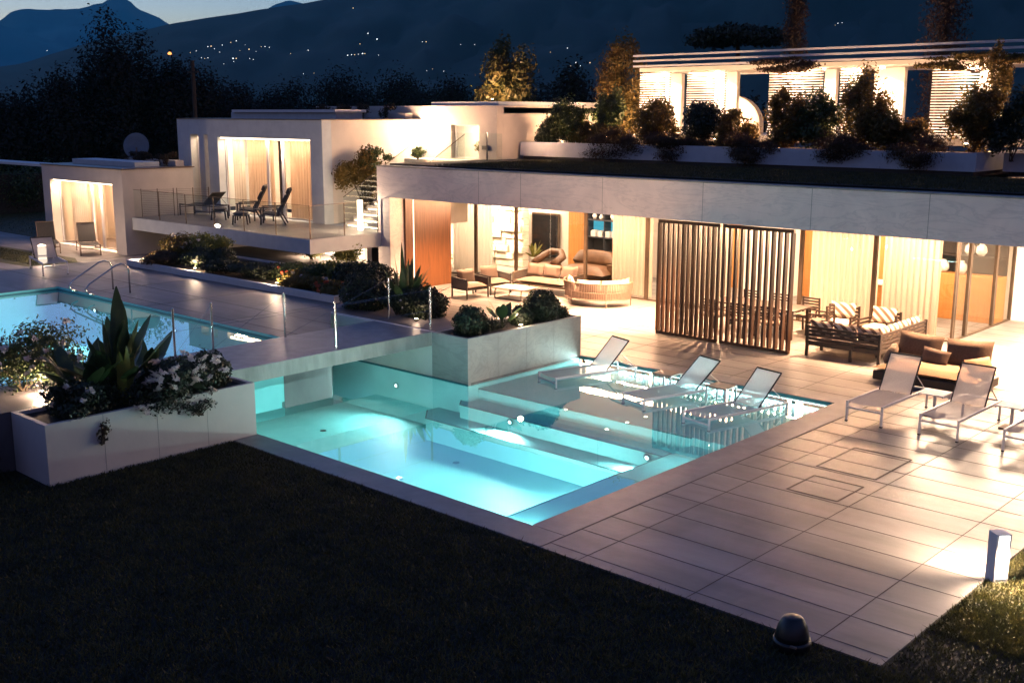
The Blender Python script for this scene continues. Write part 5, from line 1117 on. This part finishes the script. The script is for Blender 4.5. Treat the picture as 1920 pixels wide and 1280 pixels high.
TR = [(-72, 30.0, 8.9, 3.4, 'leafy dark tree left of the largest conifer'), (-80, 33.0, 9.4, 3.6, 'dark tree near the left edge, under the far mountain'), (-86, 31.0, 9.0, 3.6, 'dark tree cut by the left edge'), (-75.5, 45.2, 11.0, 3.4, 'dark round tree right of the conifers'), (-79.3, 52.3, 11.2, 3.8, 'dark tree behind the thin pole'),
 (-80.7, 59.1, 10.9, 4.2, 'broad dark tree behind the left end of the wing roof'), (-81.8, 65.9, 11.3, 4.8, 'broad dark tree behind the skylight'), (-74.9, 66.3, 11.2, 4.6, 'broad dark tree behind the middle of the wing roof'), (-66.9, 63.2, 11.5, 3.2, 'dark tree left of the lit round tree'),
 (-60.0, 60.2, 10.8, 3.4, 'dark tree behind the left flank of the lit round tree'), (-54.0, 58.0, 10.4, 3.4, 'dark tree right behind the lit round tree'), (-42.8, 50.2, 11.0, 2.8, 'dark tree between the lit round tree and the amber tree'), (-38.0, 52.0, 9.6, 3.0, 'lower dark tree just left of the amber tree'), (-33, 54, 9.6, 3.2, 'dark tree behind the left end of the roof pavilion')]
for i, (x, y, h, r_, lb) in enumerate(TR): tree(lb, (x, y, -2.95), h*1.06, r_*1.15, 'leaf_far', 20000, .26, 200+i, .3, .54, .48, 30, 'dark_tree', .42)
tree('lit green and amber tree standing alone above the pink stone block', (-40.9, 43.9, .5), 9.1, 1.85, 'leaf_lit', 6500, .22, 230, .15, .68, .34, 26, 'lit_tree', .34)
tree('tall amber lit tree left of the first slatted screen', (-25.3, 33.6, 4.0), 4.35, 1.35, 'leaf_amber', 7500, .14, 231, .09, .55, .5, 34, 'lit_tree', .34)
for nm, lb, loc, pw in (('tree_spotlight', 'ground spotlight at the foot of the lone lit tree above the stone block', (-39.6, 41.6, 6.2), 150), ('tree_spotlight', 'ground spotlight at the foot of the tall amber tree', (-24.6, 31.8, 4.65), 70), ('tree_spotlight', 'spotlight under the two cypresses behind the pavilion', (-19.6, 40.3, 7.4), 35)):
    t = thing(nm, lb, 'lamp', loc); MB().lathe([(.05, 0), (.07, .02), (.08, .1)], seg=12).build('body', 'black_frame', t); MB().lathe([(.02, .1), (.07, .105), (.05, .12)], seg=12).build('lens', 'lamp_warm', t); lamp('POINT', 'glow', (0, 0, .3), pw, WARM, .1, parent=t)
for i, x in enumerate((-24.6, -22.0, -19.6, -17.0, -14.4, -11.6)):  # hidden lamps added to backlight the leaves of the roof shrubs
    t = thing('added_shrub_light', '%s of the six added backlights hidden behind the shrubs of the roof planter' % ['leftmost', 'second from left', 'third from left', 'fourth from left', 'fifth from left', 'rightmost'][i], 'lamp', (x, 31.0, 4.7), group='added roof planter backlights')
    MB().lathe([(.04, 0), (.06, .02), (.06, .1)], seg=12).build('body', 'black_frame', t); MB().lathe([(.02, .1), (.055, .105), (.04, .12)], seg=12).build('lens', 'lamp_warm', t); lamp('POINT', 'glow', (0, 0, .5), 42, WARM, .1, parent=t)
tree('smaller green tree in the roof planter before the amber tree', (-23.6, 28.9 if False else 30.6, 4.4), 2.35, .7, 'leaf_mid', 3000, .12, 232, .05, .6, .42, 16, 'small_tree', .4)
for i, (x, y, h, r_, lb) in enumerate(BT0): tree(lb, (x, y, -2.95), h, r_, 'leaf_far', 30000, .24, 260+i, .3, .56, .46, 34, 'dark_tree', .42)
# umbrella pine and cypresses
t = thing('umbrella_pine', 'flat crowned black pine above the left half of the pavilion roof', 'tree', (-46.9, 76.8, -2.9)); crown('crown', 'leaf_dark', 9000, .35, [(x*1.0, 0+rr, 14.5-abs(x)*.12, 1.2, 1.2, .75) for x in np.linspace(-2.6, 2.6, 7) for rr in (-1.4, 0, 1.4)], t, 9); MB().tube([(0, 0, 0), (.3, 0, 8), (0, 0, 14.5)], [.35, .28, .15], 8).build('trunk', 'bark', t)
for x, y, r_, h, lb, s_ in ((-23.1, 42.1, .58, 10.6, 'slim column cypress crossing the top edge above the pavilion', 5), (-17.1, 42.7, .95, 9.5, 'wider cypress near the right, crossing the top edge', 6)):
    t = thing('cypress', lb, 'tree', (x, y, 3.5)); crown('crown', 'leaf_brown', 9000, .16, [(random.uniform(-.15, .15), random.uniform(-.15, .15), z, r_*(1-.25*abs(z-4)/6), r_*(1-.25*abs(z-4)/6), .6) for z in np.linspace(1.0, h, 22)], t, s_, .3, .5); MB().tube([(0, 0, 0), (0, 0, h*.8)], [.15, .05], 8).build('trunk', 'bark', t)
t = thing('hedge', 'dark tall hedge at the left edge beyond the back lawn', 'hedge', (-57, 21.0, .5)); crown('foliage', 'leaf_mid', 14000, .16, [(-.6+.3*random.uniform(-1, 1), -4+i*.55, 1.3+random.uniform(-.1, .2), .9, .6, 1.35) for i in range(20)], t, 77)
MB().box(-1.1, -.3, -4.5, 7.5, 0, 2.0).build('inner_twigs', 'soil', t)
t = thing('utility_pole', 'thin brown pole standing behind the wing roof', 'pole', (-53.1, 32.8, -2.9)); MB().tube([(0, 0, 0), (0, 0, 11.2)], [.14, .10], 8).build('pole', 'bark', t); MB().bar((-.5, 0, 10.6), (.5, 0, 10.6), .08).build('crossarm', 'bark', t)

# ================================================================== AIR
m, n, l = new('air'); n.remove(n['Principled BSDF']); v = n.new('ShaderNodeVolumePrincipled'); v.inputs['Color'].default_value = (.22, .95, .95, 1); v.inputs['Density'].default_value = .00008
l.new(v.outputs[0], n['Material Output'].inputs['Volume'])
hz = MB().box(-5900, 3000, -400, 6100, -4.3, 700).build('haze', 'air'); hz['kind'] = 'stuff'; hz['label'] = 'thin blue evening haze over the valley'
